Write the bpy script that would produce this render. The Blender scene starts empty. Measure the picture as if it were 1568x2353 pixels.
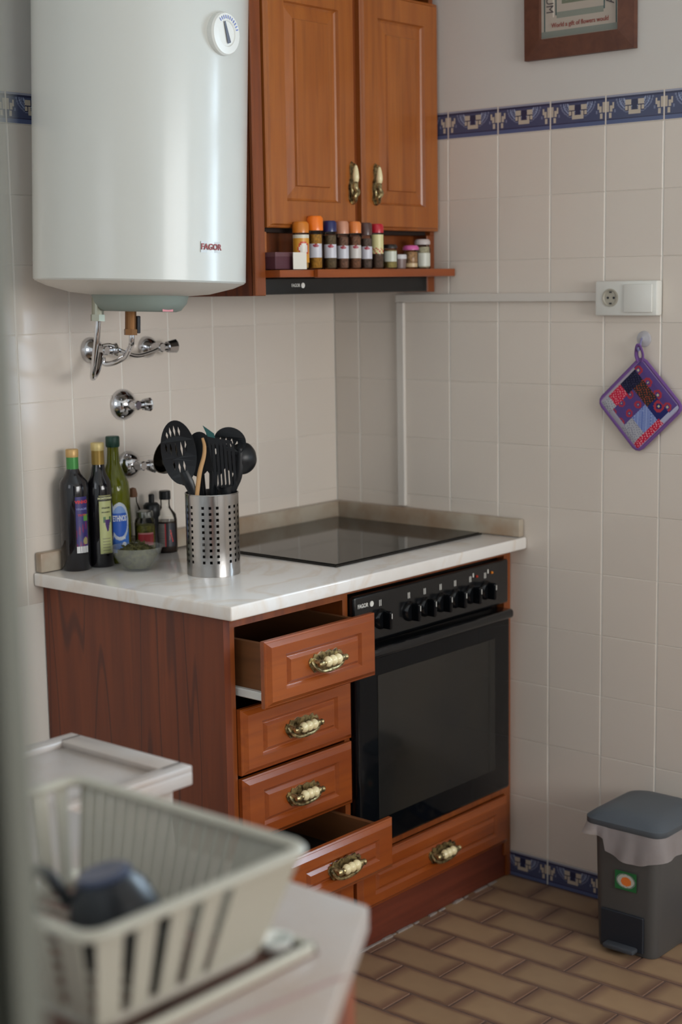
import bpy, bmesh, math, random
from mathutils import Vector, Matrix
R = math.radians
random.seed(7)
SC = bpy.context.scene
COL = SC.collection

# ------------------------------------------------------------------ camera
CAM = (-3.19408, -2.77292, 1.53609); YAW = .858142; PIT = -.146995; ROL = -.0160908; FPX = 3539.27
fw = Vector((math.sin(YAW)*math.cos(PIT), math.cos(YAW)*math.cos(PIT), math.sin(PIT)))
r0 = fw.cross(Vector((0, 0, 1))).normalized(); u0 = r0.cross(fw)
rr = r0*math.cos(ROL) + u0*math.sin(ROL); uu = -r0*math.sin(ROL) + u0*math.cos(ROL)
cd = bpy.data.cameras.new('camera'); cam = bpy.data.objects.new('camera', cd); COL.objects.link(cam)
cd.sensor_fit = 'HORIZONTAL'; cd.sensor_width = 24.0; cd.lens = FPX*24/1568
cam.matrix_world = Matrix(((rr.x, uu.x, -fw.x, CAM[0]), (rr.y, uu.y, -fw.y, CAM[1]), (rr.z, uu.z, -fw.z, CAM[2]), (0, 0, 0, 1)))
cd.clip_start = .05
cd.dof.use_dof = True; cd.dof.focus_distance = 3.18; cd.dof.aperture_fstop = 2.7
SC.camera = cam
# ------------------------------------------------------------------ world, daylight, exposure
SC.view_settings.view_transform = 'Standard'; SC.view_settings.look = 'None'
SC.view_settings.gamma = 1; SC.view_settings.use_curve_mapping = False
SC.view_settings.exposure = 0.92
w = bpy.data.worlds.new('world'); SC.world = w; w.use_nodes = True
w.node_tree.nodes['Background'].inputs[0].default_value = (.78, .88, 1, 1)
w.node_tree.nodes['Background'].inputs[1].default_value = 1.0

def area(name, loc, rot, sx, sy, power, color):
    l = bpy.data.lights.new(name, 'AREA'); l.shape = 'RECTANGLE'; l.size = sx; l.size_y = sy; l.energy = power; l.color = color
    o = bpy.data.objects.new(name, l); COL.objects.link(o); o.location = loc; o.rotation_euler = rot
    return o
# daylight coming in at the right-hand window, the small left-hand window and the balcony door behind
area('window_daylight', (.22, -1.90, 1.60), (0, R(90), 0), 1.15, 1.10, 46, (.66, .84, 1))
area('window_daylight_left', (-2.88, -.72, 1.62), (0, R(-90), 0), .90, .66, 2.6, (.92, .95, 1))
area('rear_window_daylight', (-1.35, -5.36, 1.70), (R(90), 0, 0), 2.25, 1.25, 52, (1, .95, .89))

# ------------------------------------------------------------------ materials
def lin(c):
    o = []
    for v in c[:3]:
        v = v/255
        o.append(v/12.92 if v <= .04045 else ((v+.055)/1.055)**2.4)
    return tuple(o)+(1,)
def mat(name, c, rough=.5, metal=0, coat=0, spec=.5, trans=0, ior=1.45, var=0, bump=0, bscale=60, noise=0, nscale=5, c2=None, alpha=1):
    m = bpy.data.materials.new(name); m.use_nodes = True; N = m.node_tree.nodes; L = m.node_tree.links
    b = N['Principled BSDF']; base = lin(c); b.inputs['Alpha'].default_value = alpha
    b.inputs['Base Color'].default_value = base; b.inputs['Roughness'].default_value = rough; b.inputs['Metallic'].default_value = metal
    b.inputs['Coat Weight'].default_value = coat; b.inputs['Coat Roughness'].default_value = .08
    b.inputs['Specular IOR Level'].default_value = spec; b.inputs['Transmission Weight'].default_value = trans; b.inputs['IOR'].default_value = ior
    out = None
    if c2 is not None or noise:
        tc = N.new('ShaderNodeTexCoord'); nz = N.new('ShaderNodeTexNoise'); nz.inputs['Scale'].default_value = nscale; nz.inputs['Detail'].default_value = 5
        L.new(tc.outputs['Object'], nz.inputs['Vector'])
        mx = N.new('ShaderNodeMix'); mx.data_type = 'RGBA'; mx.inputs['A'].default_value = base
        mx.inputs['B'].default_value = lin(c2) if c2 else tuple(v*(1-noise) for v in base[:3])+(1,)
        mr = N.new('ShaderNodeMapRange'); mr.inputs['From Min'].default_value = .38; mr.inputs['From Max'].default_value = .68
        L.new(nz.outputs['Fac'], mr.inputs['Value']); L.new(mr.outputs['Result'], mx.inputs['Factor']); out = mx.outputs['Result']
        L.new(out, b.inputs['Base Color'])
    if var:
        oi = N.new('ShaderNodeObjectInfo'); hs = N.new('ShaderNodeHueSaturation')
        mr = N.new('ShaderNodeMapRange'); mr.inputs['To Min'].default_value = 1-var; mr.inputs['To Max'].default_value = 1+var
        L.new(oi.outputs['Random'], mr.inputs['Value']); L.new(mr.outputs['Result'], hs.inputs['Value'])
        if out: L.new(out, hs.inputs['Color'])
        else: hs.inputs['Color'].default_value = base
        L.new(hs.outputs['Color'], b.inputs['Base Color'])
    if bump:
        tc = N.new('ShaderNodeTexCoord'); nz = N.new('ShaderNodeTexNoise'); nz.inputs['Scale'].default_value = bscale
        L.new(tc.outputs['Object'], nz.inputs['Vector']); bp = N.new('ShaderNodeBump'); bp.inputs['Strength'].default_value = bump; bp.inputs['Distance'].default_value = .002
        L.new(nz.outputs['Fac'], bp.inputs['Height']); L.new(bp.outputs['Normal'], b.inputs['Normal'])
    return m
def wood(name, c1, c2, axis, freq=28, rough=.32, coat=.5, lines=.35, dark=(60, 28, 16), ln=22):
    """streaky wood; grain runs along axis ('X','Y','Z')"""
    m = bpy.data.materials.new(name); m.use_nodes = True; N = m.node_tree.nodes; L = m.node_tree.links; b = N['Principled BSDF']
    tc = N.new('ShaderNodeTexCoord'); mp = N.new('ShaderNodeMapping')
    s = {'X': (.9, 14, 14), 'Y': (14, .9, 14), 'Z': (14, 14, .9)}[axis]; mp.inputs['Scale'].default_value = s
    L.new(tc.outputs['Object'], mp.inputs['Vector'])
    n1 = N.new('ShaderNodeTexNoise'); n1.inputs['Scale'].default_value = 1.4; n1.inputs['Detail'].default_value = 3; n1.inputs['Distortion'].default_value = .6
    n2 = N.new('ShaderNodeTexNoise'); n2.inputs['Scale'].default_value = freq/5; n2.inputs['Detail'].default_value = 2
    L.new(mp.outputs[0], n1.inputs['Vector']); L.new(mp.outputs[0], n2.inputs['Vector'])
    mx = N.new('ShaderNodeMix'); mx.data_type = 'RGBA'; mx.inputs['A'].default_value = lin(c1); mx.inputs['B'].default_value = lin(c2)
    mr = N.new('ShaderNodeMapRange'); mr.inputs['From Min'].default_value = .35; mr.inputs['From Max'].default_value = .65
    L.new(n1.outputs['Fac'], mr.inputs['Value']); L.new(mr.outputs['Result'], mx.inputs['Factor'])
    # dark growth lines: narrow bands of a warped noise
    n3 = N.new('ShaderNodeTexNoise'); n3.inputs['Scale'].default_value = .9; n3.inputs['Detail'].default_value = 1; n3.inputs['Distortion'].default_value = .25
    L.new(mp.outputs[0], n3.inputs['Vector'])
    ml = N.new('ShaderNodeMath'); ml.operation = 'MULTIPLY'; ml.inputs[1].default_value = ln; L.new(n3.outputs['Fac'], ml.inputs[0])
    sn = N.new('ShaderNodeMath'); sn.operation = 'SINE'; L.new(ml.outputs[0], sn.inputs[0])
    mr2 = N.new('ShaderNodeMapRange'); mr2.inputs['From Min'].default_value = .72; mr2.inputs['From Max'].default_value = 1; mr2.inputs['To Max'].default_value = lines
    L.new(sn.outputs[0], mr2.inputs['Value'])
    mx2 = N.new('ShaderNodeMix'); mx2.data_type = 'RGBA'; mx2.inputs['B'].default_value = lin(dark)
    L.new(mx.outputs['Result'], mx2.inputs['A']); L.new(mr2.outputs['Result'], mx2.inputs['Factor'])
    mx3 = N.new('ShaderNodeMix'); mx3.data_type = 'RGBA'; mx3.inputs['B'].default_value = lin(dark)
    mr3 = N.new('ShaderNodeMapRange'); mr3.inputs['From Min'].default_value = .5; mr3.inputs['From Max'].default_value = .8; mr3.inputs['To Max'].default_value = .35
    L.new(n2.outputs['Fac'], mr3.inputs['Value']); L.new(mr3.outputs['Result'], mx3.inputs['Factor']); L.new(mx2.outputs['Result'], mx3.inputs['A'])
    L.new(mx3.outputs['Result'], b.inputs['Base Color'])
    b.inputs['Roughness'].default_value = rough; b.inputs['Coat Weight'].default_value = coat; b.inputs['Coat Roughness'].default_value = .18
    return m
def thin_glass(name, tint=(1, 1, 1), gloss=.12, rough=.02):
    m = bpy.data.materials.new(name); m.use_nodes = True; N = m.node_tree.nodes; L = m.node_tree.links
    N.remove(N['Principled BSDF']); t = N.new('ShaderNodeBsdfTransparent'); t.inputs[0].default_value = tuple(tint)+(1,)
    g = N.new('ShaderNodeBsdfGlossy'); g.inputs['Roughness'].default_value = rough
    f = N.new('ShaderNodeLayerWeight'); f.inputs['Blend'].default_value = gloss*2
    mx = N.new('ShaderNodeMixShader'); L.new(f.outputs['Fresnel'], mx.inputs[0]); L.new(t.outputs[0], mx.inputs[1]); L.new(g.outputs[0], mx.inputs[2])
    L.new(mx.outputs[0], N['Material Output'].inputs[0]); return m
def print_mat(name, rough=.4, coat=0, spec=.5):
    m = bpy.data.materials.new(name); m.use_nodes = True; N = m.node_tree.nodes; L = m.node_tree.links; b = N['Principled BSDF']
    a = N.new('ShaderNodeAttribute'); a.attribute_name = 'Col'; L.new(a.outputs['Color'], b.inputs['Base Color'])
    b.inputs['Roughness'].default_value = rough; b.inputs['Coat Weight'].default_value = coat; b.inputs['Specular IOR Level'].default_value = spec
    return m
def floor_tile_mat():
    m = mat('floor_tile', (128, 98, 68), .42, var=.10); N = m.node_tree.nodes; L = m.node_tree.links; b = N['Principled BSDF']
    tc = N.new('ShaderNodeTexCoord'); sp = N.new('ShaderNodeSeparateXYZ'); L.new(tc.outputs['Generated'], sp.inputs[0])
    def edge(o, k):
        a = N.new('ShaderNodeMath'); a.operation = 'SUBTRACT'; a.inputs[1].default_value = .5; L.new(o, a.inputs[0])
        c = N.new('ShaderNodeMath'); c.operation = 'ABSOLUTE'; L.new(a.outputs[0], c.inputs[0])
        d = N.new('ShaderNodeMapRange'); d.inputs['From Min'].default_value = k; d.inputs['From Max'].default_value = .5; L.new(c.outputs[0], d.inputs['Value']); return d.outputs['Result']
    mx = N.new('ShaderNodeMath'); mx.operation = 'MAXIMUM'; L.new(edge(sp.outputs['X'], .34), mx.inputs[0]); L.new(edge(sp.outputs['Y'], .36), mx.inputs[1])
    nz = N.new('ShaderNodeTexNoise'); nz.inputs['Scale'].default_value = 9; L.new(tc.outputs['Object'], nz.inputs['Vector'])
    ad = N.new('ShaderNodeMath'); ad.operation = 'MULTIPLY_ADD'; ad.inputs[1].default_value = .9; ad.inputs[2].default_value = -.32; L.new(nz.outputs['Fac'], ad.inputs[0])
    su = N.new('ShaderNodeMath'); su.operation = 'ADD'; su.use_clamp = True; L.new(mx.outputs[0], su.inputs[0]); L.new(ad.outputs[0], su.inputs[1])
    mc = N.new('ShaderNodeMix'); mc.data_type = 'RGBA'; mc.inputs['A'].default_value = lin((160, 132, 102)); mc.inputs['B'].default_value = lin((122, 93, 76))
    L.new(su.outputs[0], mc.inputs['Factor']); hs = [n for n in N if n.type == 'HUE_SAT'][0]; L.new(mc.outputs['Result'], hs.inputs['Color'])
    return m
def marble_mat():
    m = mat('marble', (225, 220, 214), .16, coat=.3); N = m.node_tree.nodes; L = m.node_tree.links; b = N['Principled BSDF']
    tc = N.new('ShaderNodeTexCoord'); n = N.new('ShaderNodeTexNoise'); n.inputs['Scale'].default_value = 3.2; n.inputs['Detail'].default_value = 7; n.inputs['Distortion'].default_value = 1.6
    L.new(tc.outputs['Object'], n.inputs['Vector']); cr = N.new('ShaderNodeValToRGB'); e = cr.color_ramp.elements
    e[0].position = .30; e[0].color = lin((233, 230, 226)); e[1].position = .75; e[1].color = lin((222, 217, 210))
    x = e.new(.46); x.color = lin((231, 228, 224)); x = e.new(.515); x.color = lin((224, 215, 205)); x = e.new(.57); x.color = lin((230, 227, 223))
    L.new(n.outputs['Fac'], cr.inputs[0]); L.new(cr.outputs[0], b.inputs['Base Color']); return m

M = {}
M['tile'] = mat('wall_tile', (217, 207, 196), .22, coat=.15, var=.022, spec=.4)
M['grout'] = mat('grout', (232, 228, 220), .9)
M['plaster'] = mat('plaster', (206, 202, 196), .85, bump=.25, bscale=35)
M['floortile'] = floor_tile_mat()
M['floorgrout'] = mat('floor_grout', (112, 90, 80), .9, noise=.3, nscale=30)
M['ceiling'] = mat('ceiling_paint', (225, 222, 215), .9)
M['door_wood'] = wood('door_wood', (168, 98, 40), (152, 84, 32), 'Z', rough=.34, coat=.35, lines=.16, dark=(100, 50, 22))
M['drawer_wood'] = wood('drawer_wood', (152, 76, 27), (136, 63, 21), 'X', rough=.3, coat=.45, lines=.12, dark=(96, 42, 20))
M['side_wood'] = wood('side_wood', (122, 58, 26), (106, 48, 22), 'Z', rough=.5, coat=.0, lines=.7, dark=(66, 28, 20), ln=40)
M['frame_wood'] = wood('frame_wood', (142, 74, 28), (122, 60, 23), 'Z', rough=.36, coat=.3, lines=.2, dark=(80, 36, 20))
M['plinth_wood'] = wood('plinth_wood', (110, 50, 32), (92, 40, 26), 'X', rough=.5, coat=.1, lines=.2, dark=(60, 26, 18))
M['picture_wood'] = wood('picture_wood', (104, 64, 46), (88, 52, 38), 'Y', rough=.55, coat=.05, lines=.25, dark=(70, 34, 24))
M['shaded_box_wood'] = wood('shaded_box_wood', (128, 80, 42), (108, 66, 34), 'Y', rough=.6, coat=0, lines=.3, dark=(110, 70, 40))  # drawer box wood, darkened so its colour carries the shade inside open drawers
M['inside'] = mat('cabinet_inside', (42, 28, 22), .8)
M['marble'] = marble_mat()
M['marble_edge'] = M['marble']
M['stone'] = mat('pinkish_stone', (166, 157, 150), .3, c2=(162, 145, 132), nscale=6)
M['old_stone'] = mat('stained_upstand_stone', (176, 166, 150), .35, c2=(142, 112, 84), nscale=7)
M['enamel'] = mat('white_enamel', (199, 200, 194), .2, spec=.32)
M['enamel_lower'] = mat('white_enamel_base', (200, 194, 184), .35)
M['greycap'] = mat('grey_green_plastic', (128, 138, 130), .5)
M['whiteplastic'] = mat('white_plastic', (222, 222, 216), .3)
M['chrome'] = mat('chrome', (205, 205, 208), .09, 1)
M['steel'] = mat('brushed_steel', (186, 184, 182), .2, 1)
M['brass'] = mat('antique_brass', (196, 180, 134), .32, .85, c2=(66, 54, 36), nscale=110)
M['oldbrass'] = mat('tarnished_brass', (120, 84, 52), .4, .8)
M['ceramic'] = mat('cream_ceramic', (232, 218, 172), .2, coat=.4)
M['black'] = mat('black_enamel', (15, 17, 20), .22, coat=.3)
M['blackglass'] = mat('black_glass', (9, 12, 16), .08, spec=.32)
M['ovenwindow'] = mat('oven_window_glass', (40, 38, 34), .09, spec=.6, c2=(30, 31, 32), nscale=3)  # lighter brownish base puts the reflection into the glass colour
M['hob'] = mat('hob_glass', (20, 21, 20), .06, spec=.28)
M['hobframe'] = mat('hob_trim', (44, 42, 40), .3, .6)
M['nylon'] = mat('black_nylon', (20, 23, 27), .36)
M['darksteel'] = mat('dark_metal', (70, 66, 60), .15, 1)
M['tealtip'] = mat('teal_plastic', (36, 84, 84), .4)
M['spoonwood'] = mat('beech_wood', (188, 146, 98), .6)
M['greyplastic'] = mat('bin_grey_plastic', (84, 91, 98), .42, spec=.4)
M['binbody'] = mat('bin_body_plastic', (80, 79, 78), .45)
M['darkplastic'] = mat('dark_plastic', (34, 38, 46), .5)
M['cream'] = mat('cream_plastic', (170, 165, 151), .38)
M['cream_dull'] = mat('cream_plastic_dull', (150, 143, 131), .55)
M['jamb'] = mat('greenish_paint', (108, 110, 101), .6)
M['blackmug'] = mat('black_plastic', (26, 29, 34), .35)
M['mugbase'] = mat('slate_blue_plastic', (58, 66, 88), .35)
M['paper'] = mat('white_paper', (226, 222, 212), .8)
M['glass'] = thin_glass('thin_glass', (.96, .97, .96), .12)
M['pane'] = thin_glass('window_glass', (.98, .99, 1), .1)
M['bowlplastic'] = mat('cloudy_plastic', (214, 218, 214), .2, alpha=.13)
M['herbs'] = mat('dried_herbs', (84, 82, 44), .9, c2=(52, 50, 28), nscale=120)
M['bag'] = mat('bin_bag_film', (196, 186, 186), .35, alpha=.42, bump=.6, bscale=70)
M['print'] = print_mat('printed', .35)
M['cloth'] = print_mat('quilted_cloth', .95, 0, .1)
M['glazed'] = print_mat('glazed_print', .22, .2)
M['purple'] = mat('purple_binding', (112, 78, 140), .9)
M['mesh_curtain'] = mat('white_frame_paint', (230, 232, 232), .4)
M['clearplastic'] = mat('clear_suction_cup', (206, 206, 214), .2, alpha=.45)

# ------------------------------------------------------------------ geometry helpers
def wloc(o):
    v = Vector((0, 0, 0))
    while o is not None: v += o.location; o = o.parent
    return v
def thing(name, label, cat, loc=(0, 0, 0), rotz=0, group=None):
    o = bpy.data.objects.new(name, None); COL.objects.link(o); o.location = loc; o.rotation_euler = (0, 0, rotz)
    o.empty_display_size = .03; o['label'] = label; o['category'] = cat
    if group: o['group'] = group
    return o
def tag(o, label, cat, group=None):
    o['label'] = label; o['category'] = cat
    if group: o['group'] = group
    return o
def obj(name, bm, m, parent=None, W=False, smooth=False, label=None, kind=None, sharp=35):
    """link a bmesh (or mesh) as one object; W: its vertices are world coordinates"""
    if isinstance(bm, bmesh.types.BMesh):
        if W and parent is not None: bmesh.ops.translate(bm, vec=-wloc(parent), verts=bm.verts)
        bmesh.ops.recalc_face_normals(bm, faces=bm.faces)
        me = bpy.data.meshes.new(name); bm.to_mesh(me); bm.free()
    else:
        me = bm
        if W and parent is not None: me.transform(Matrix.Translation(-wloc(parent)))
    if isinstance(m, (list, tuple)):
        for x in m: me.materials.append(x)
    else: me.materials.append(m)
    if smooth:
        for p in me.polygons: p.use_smooth = True
        if sharp: me.set_sharp_from_angle(angle=R(sharp))
    o = bpy.data.objects.new(name, me); COL.objects.link(o)
    if parent is not None: o.parent = parent
    if label: o['label'] = label
    if kind: o['kind'] = kind
    return o
def B(): return bmesh.new()
def box(bm, x0, x1, y0, y1, z0, z1, bev=0, seg=2, mi=0):
    x0, x1 = sorted((x0, x1)); y0, y1 = sorted((y0, y1)); z0, z1 = sorted((z0, z1))
    r = bmesh.ops.create_cube(bm, size=1); vs = r['verts']
    bmesh.ops.scale(bm, vec=(x1-x0, y1-y0, z1-z0), verts=vs); bmesh.ops.translate(bm, vec=((x0+x1)/2, (y0+y1)/2, (z0+z1)/2), verts=vs)
    if mi:
        for f in {f for v in vs for f in v.link_faces}: f.material_index = mi
    if bev: bmesh.ops.bevel(bm, geom=list({e for v in vs for e in v.link_edges}), offset=bev, segments=seg, profile=.5, affect='EDGES')
    return bm
def lathe(bm, prof, n=24, cx=0, cy=0, cz=0, mtx=None, cap=True):
    """profile of (r, z) about z"""
    rings = []
    for r, z in prof:
        if r < 1e-6: rings.append([bm.verts.new((cx, cy, cz+z))])
        else: rings.append([bm.verts.new((cx+r*math.cos(2*math.pi*i/n), cy+r*math.sin(2*math.pi*i/n), cz+z)) for i in range(n)])
    for a, b in zip(rings, rings[1:]):
        for i in range(n):
            j = (i+1) % n
            if len(a) == 1 and len(b) == 1: continue
            if len(a) == 1: bm.faces.new((a[0], b[j], b[i]))
            elif len(b) == 1: bm.faces.new((a[i], a[j], b[0]))
            else: bm.faces.new((a[i], a[j], b[j], b[i]))
    if cap:
        for rg, fl in ((rings[0], True), (rings[-1], False)):
            if len(rg) > 1: bm.faces.new(rg[::-1] if fl else rg)
    if mtx is not None: bmesh.ops.transform(bm, matrix=mtx, verts=[v for rg in rings for v in rg])
    return bm
def smooth_path(pts, sub=5):
    P = [Vector(p) for p in pts]
    if len(P) < 3 or sub < 2: return P
    out = []
    for i in range(len(P)-1):
        p0 = P[max(i-1, 0)]; p1 = P[i]; p2 = P[i+1]; p3 = P[min(i+2, len(P)-1)]
        for k in range(sub):
            t = k/sub
            out.append(.5*((2*p1)+(-p0+p2)*t+(2*p0-5*p1+4*p2-p3)*t*t+(-p0+3*p1-3*p2+p3)*t**3))
    out.append(P[-1]); return out
def tube(bm, pts, rad, n=10, sub=5, flat=1.0, up=None):
    """swept tube; rad number or list per control point; flat squashes the cross-section"""
    P = smooth_path(pts, sub); m = len(P)
    if isinstance(rad, (int, float)): rs = [rad]*m
    else:
        rs = []
        for i in range(m):
            t = i/(m-1)*(len(rad)-1); a = int(min(t, len(rad)-2)); rs.append(rad[a]+(rad[a+1]-rad[a])*(t-a))
    prev = Vector(up) if up else None; rings = []
    for i, p in enumerate(P):
        d = (P[min(i+1, m-1)]-P[max(i-1, 0)]).normalized()
        if prev is None: prev = d.orthogonal()
        s = (prev-d*prev.dot(d))
        s = s.normalized() if s.length > 1e-6 else d.orthogonal().normalized()
        prev = s; q = d.cross(s)
        rings.append([bm.verts.new(p+(s*math.cos(2*math.pi*k/n)*flat+q*math.sin(2*math.pi*k/n))*rs[i]) for k in range(n)])
    for a, b in zip(rings, rings[1:]):
        for k in range(n): bm.faces.new((a[k], a[(k+1) % n], b[(k+1) % n], b[k]))
    bm.faces.new(rings[0][::-1]); bm.faces.new(rings[-1]); return bm
def cyl(bm, p0, p1, r, n=20, r2=None, bev=0):
    p0 = Vector(p0); p1 = Vector(p1); d = p1-p0; h = d.length
    q = d.to_track_quat('Z', 'Y').to_matrix().to_4x4(); r2 = r if r2 is None else r2
    prof = [(r-bev, 0), (r, bev), (r2, h-bev), (r2-bev, h)] if bev else [(r, 0), (r2, h)]
    return lathe(bm, prof, n, mtx=Matrix.Translation(p0) @ q)
def rings_panel(bm, w, h, rings, ex=0.0):
    """front of a raised panel in XZ (x 0..w, z 0..h) facing -y: rings = (inset, depth) from the outside in; depth is how far towards -y"""
    L = []
    for i, d in rings:
        k = i+(ex if i > .03 else 0)
        L.append([bm.verts.new(p) for p in ((k, -d, i), (w-k, -d, i), (w-k, -d, h-i), (k, -d, h-i))])
    for a, b in zip(L, L[1:]):
        for k in range(4): bm.faces.new((a[k], a[(k+1) % 4], b[(k+1) % 4], b[k]))
    bm.faces.new(L[-1]); bm.faces.new(L[0][::-1]); return bm
def plate2d(outer, holes=(), th=.002, bend=None):
    """flat plate from outlines in XZ (front towards -y), filled with holes cut through"""
    cu = bpy.data.curves.new('c', 'CURVE'); cu.dimensions = '2D'; cu.fill_mode = 'BOTH'; cu.extrude = th/2
    for pts in [outer]+list(holes):
        s = cu.splines.new('POLY'); s.points.add(len(pts)-1); s.use_cyclic_u = True
        for i, p in enumerate(pts): s.points[i].co = (p[0], p[1], 0, 1)
    o = bpy.data.objects.new('c', cu); COL.objects.link(o); dg = bpy.context.evaluated_depsgraph_get(); dg.update()
    me = bpy.data.meshes.new_from_object(o.evaluated_get(dg)); bpy.data.objects.remove(o); bpy.data.curves.remove(cu)
    me.transform(Matrix.Rotation(R(90), 4, 'X')); me.materials.clear()
    return me
def text(name, body, size, m, parent, loc, rot=(0, 0, 0), th=.0004, bendr=None, sx=1, align='CENTER', bold=0):
    """lettering in XZ facing -y; bendr wraps it on a cylinder of that radius about the parent's z axis"""
    cu = bpy.data.curves.new('t', 'FONT'); cu.body = body; cu.size = size; cu.extrude = th; cu.align_x = align; cu.align_y = 'CENTER'; cu.offset = bold; cu.resolution_u = 3
    o = bpy.data.objects.new('t', cu); COL.objects.link(o); dg = bpy.context.evaluated_depsgraph_get(); dg.update()
    me = bpy.data.meshes.new_from_object(o.evaluated_get(dg)); bpy.data.objects.remove(o); bpy.data.curves.remove(cu)
    me.transform(Matrix.Diagonal((sx, 1, 1, 1))); me.transform(Matrix.Rotation(R(90), 4, 'X')); me.materials.clear()
    if bendr:
        for v in me.vertices:
            a = loc[0]+v.co.x/bendr; rad = bendr-v.co.y; v.co = Vector((rad*math.sin(a), -rad*math.cos(a), v.co.z+loc[2]))
        return obj(name, me, m, parent)
    o = obj(name, me, m, parent); o.location = loc; o.rotation_euler = rot; return o
def painted(w, h, nx, ny, fn, bendr=None, a0=0, z0=0, x0=None, y=0, extra=None):
    """print: a grid in XZ facing -y with a colour per cell; fn(u, v) -> sRGB, None leaves the cell out; bendr wraps it round z"""
    vs = []; fs = []; cs = []
    for j in range(ny+1):
        for i in range(nx+1):
            u = i/nx; v = j/ny; X = (u-.5)*w
            if bendr:
                a = a0+X/bendr; vs.append((bendr*math.sin(a), -bendr*math.cos(a), z0+v*h))
            else:
                vs.append((X if x0 is None else x0+u*w, y-(extra(u, v) if extra else 0), z0+v*h))
    for j in range(ny):
        for i in range(nx):
            c = fn((i+.5)/nx, (j+.5)/ny)
            if c is None: continue
            a = j*(nx+1)+i; fs.append((a, a+1, a+nx+2, a+nx+1)); cs.append(lin(c))
    me = bpy.data.meshes.new('print'); me.from_pydata(vs, [], fs); me.update()
    ca = me.color_attributes.new('Col', 'FLOAT_COLOR', 'CORNER')
    k = 0
    for c in cs:
        for _ in range(4): ca.data[k].color = c; k += 1
    return me
def ell(cx, cz, rx, rz, n=28, rot=0, a0=0, a1=360):
    o = []
    for i in range(n):
        a = R(a0+(a1-a0)*i/n); x = rx*math.cos(a); z = rz*math.sin(a); c, s = math.cos(R(rot)), math.sin(R(rot))
        o.append((cx+x*c-z*s, cz+x*s+z*c))
    return o
def copy_tree(o, parent=None):
    c = o.copy(); COL.objects.link(c); c.parent = parent
    for ch in list(o.children): copy_tree(ch, c)
    return c

# ================================================================== THE ROOM
TP = .152
def struct(name, bm, m, W=True, **k): o = obj(name, bm, m, **k); o['kind'] = 'structure'; return o
# right-hand wall (x = 0) with the window just outside the frame
WY0, WY1, WZ0, WZ1 = -2.42, -1.32, 1.02, 2.20
b = B(); G = .0016
box(b, G, .16, WY1, .0, 0, 1.96); box(b, G, .16, -5.15, WY0, 0, 1.96); box(b, G, .16, WY0, WY1, 0, WZ0)
wall_right = struct('wall_right', b, M['grout'])
b = B(); box(b, -.0006, .16, WY1, 0, 1.9605, 2.7); box(b, -.0006, .16, -5.15, WY0, 1.9605, 2.7); box(b, -.0006, .16, WY0, WY1, WZ1, 2.7)
obj('plaster', b, M['plaster'], wall_right)
# back wall (y = 0)
b = B(); box(b, -2.7, .16, G, .16, 0, 1.96); wall_back = struct('wall_back', b, M['grout'])
b = B(); box(b, -2.7, .16, -.0006, .16, 1.9605, 2.7); obj('plaster', b, M['plaster'], wall_back)

def tile_mesh(w, h, t=.006, bev=.0012):
    bm = B(); rings_panel(bm, w, h, [(0, 0), (0, t-bev), (bev, t)]); me = bpy.data.meshes.new('tile'); bm.to_mesh(me); bm.free(); return me
# wall tiles: wide upright joints, tight level joints; faces flush with the wall plane
tw = TP-.0038; th_ = TP-.0008
TM = tile_mesh(tw, th_); TM.materials.append(M['tile'])
def place_tile(me, wall, side, u, z, name='tile'):
    o = bpy.data.objects.new(name, me); COL.objects.link(o); o.parent = wall
    j = random.uniform(-.0003, .0003)
    if side == 'right': o.location = (.006+j, -u, z); o.rotation_euler = (0, 0, R(-90))
    else: o.location = (-u-tw, .006+j, z)
    return o
def zr(k): return .068+TP*k
A0 = .2387-TP     # first joint on the right wall
B0 = .1598
# the cut tiles next to the corner
def cut_tile(wdt, wall, side, u, z, h=th_, name='tile', m=None):
    me = tile_mesh(wdt, h); me.materials.append(m or M['tile']); o = place_tile(me, wall, side, 0, z, name)
    if side == 'right': o.location.y = -u
    else: o.location.x = -u-wdt
for k in range(5, 12):
    cut_tile(A0-.0038, wall_right, 'right', .0019, zr(k)); cut_tile(B0-.0038, wall_back, 'back', .0019, zr(k))
for k in range(12):
    for j in range(0, 8):
        if j < 3 and k < 4: continue
        place_tile(TM, wall_right, 'right', A0+TP*j+.0019, zr(k))
for k in range(5, 12):
    for i in range(0, 9): place_tile(TM, wall_back, 'back', B0+TP*i+.0019, zr(k))
# the same tiling beyond the picture, joined
b = B()
def tile_box(bm, side, u, z, wd, hd):
    if side == 'right': box(bm, 0, .006, -u-wd, -u, z, z+hd)
    else: box(bm, -u-wd, -u, 0, .006, z, z+hd)
for k in range(12):
    for j in range(8, 33):
        u = A0+TP*j+.0019; z = zr(k)
        if -u-tw < WY1+.02 and -u > WY0-.02 and z+th_ > WZ0-.02: continue
        tile_box(b, 'right', u, z, tw, th_)
obj('tile_field', b, M['tile'], wall_right, kind='stuff')
b = B()
for k in range(12):
    for i in range(9, 16): tile_box(b, 'back', B0+TP*i+.0019, zr(k), tw, th_)
obj('tile_field', b, M['tile'], wall_back, kind='stuff')
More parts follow.
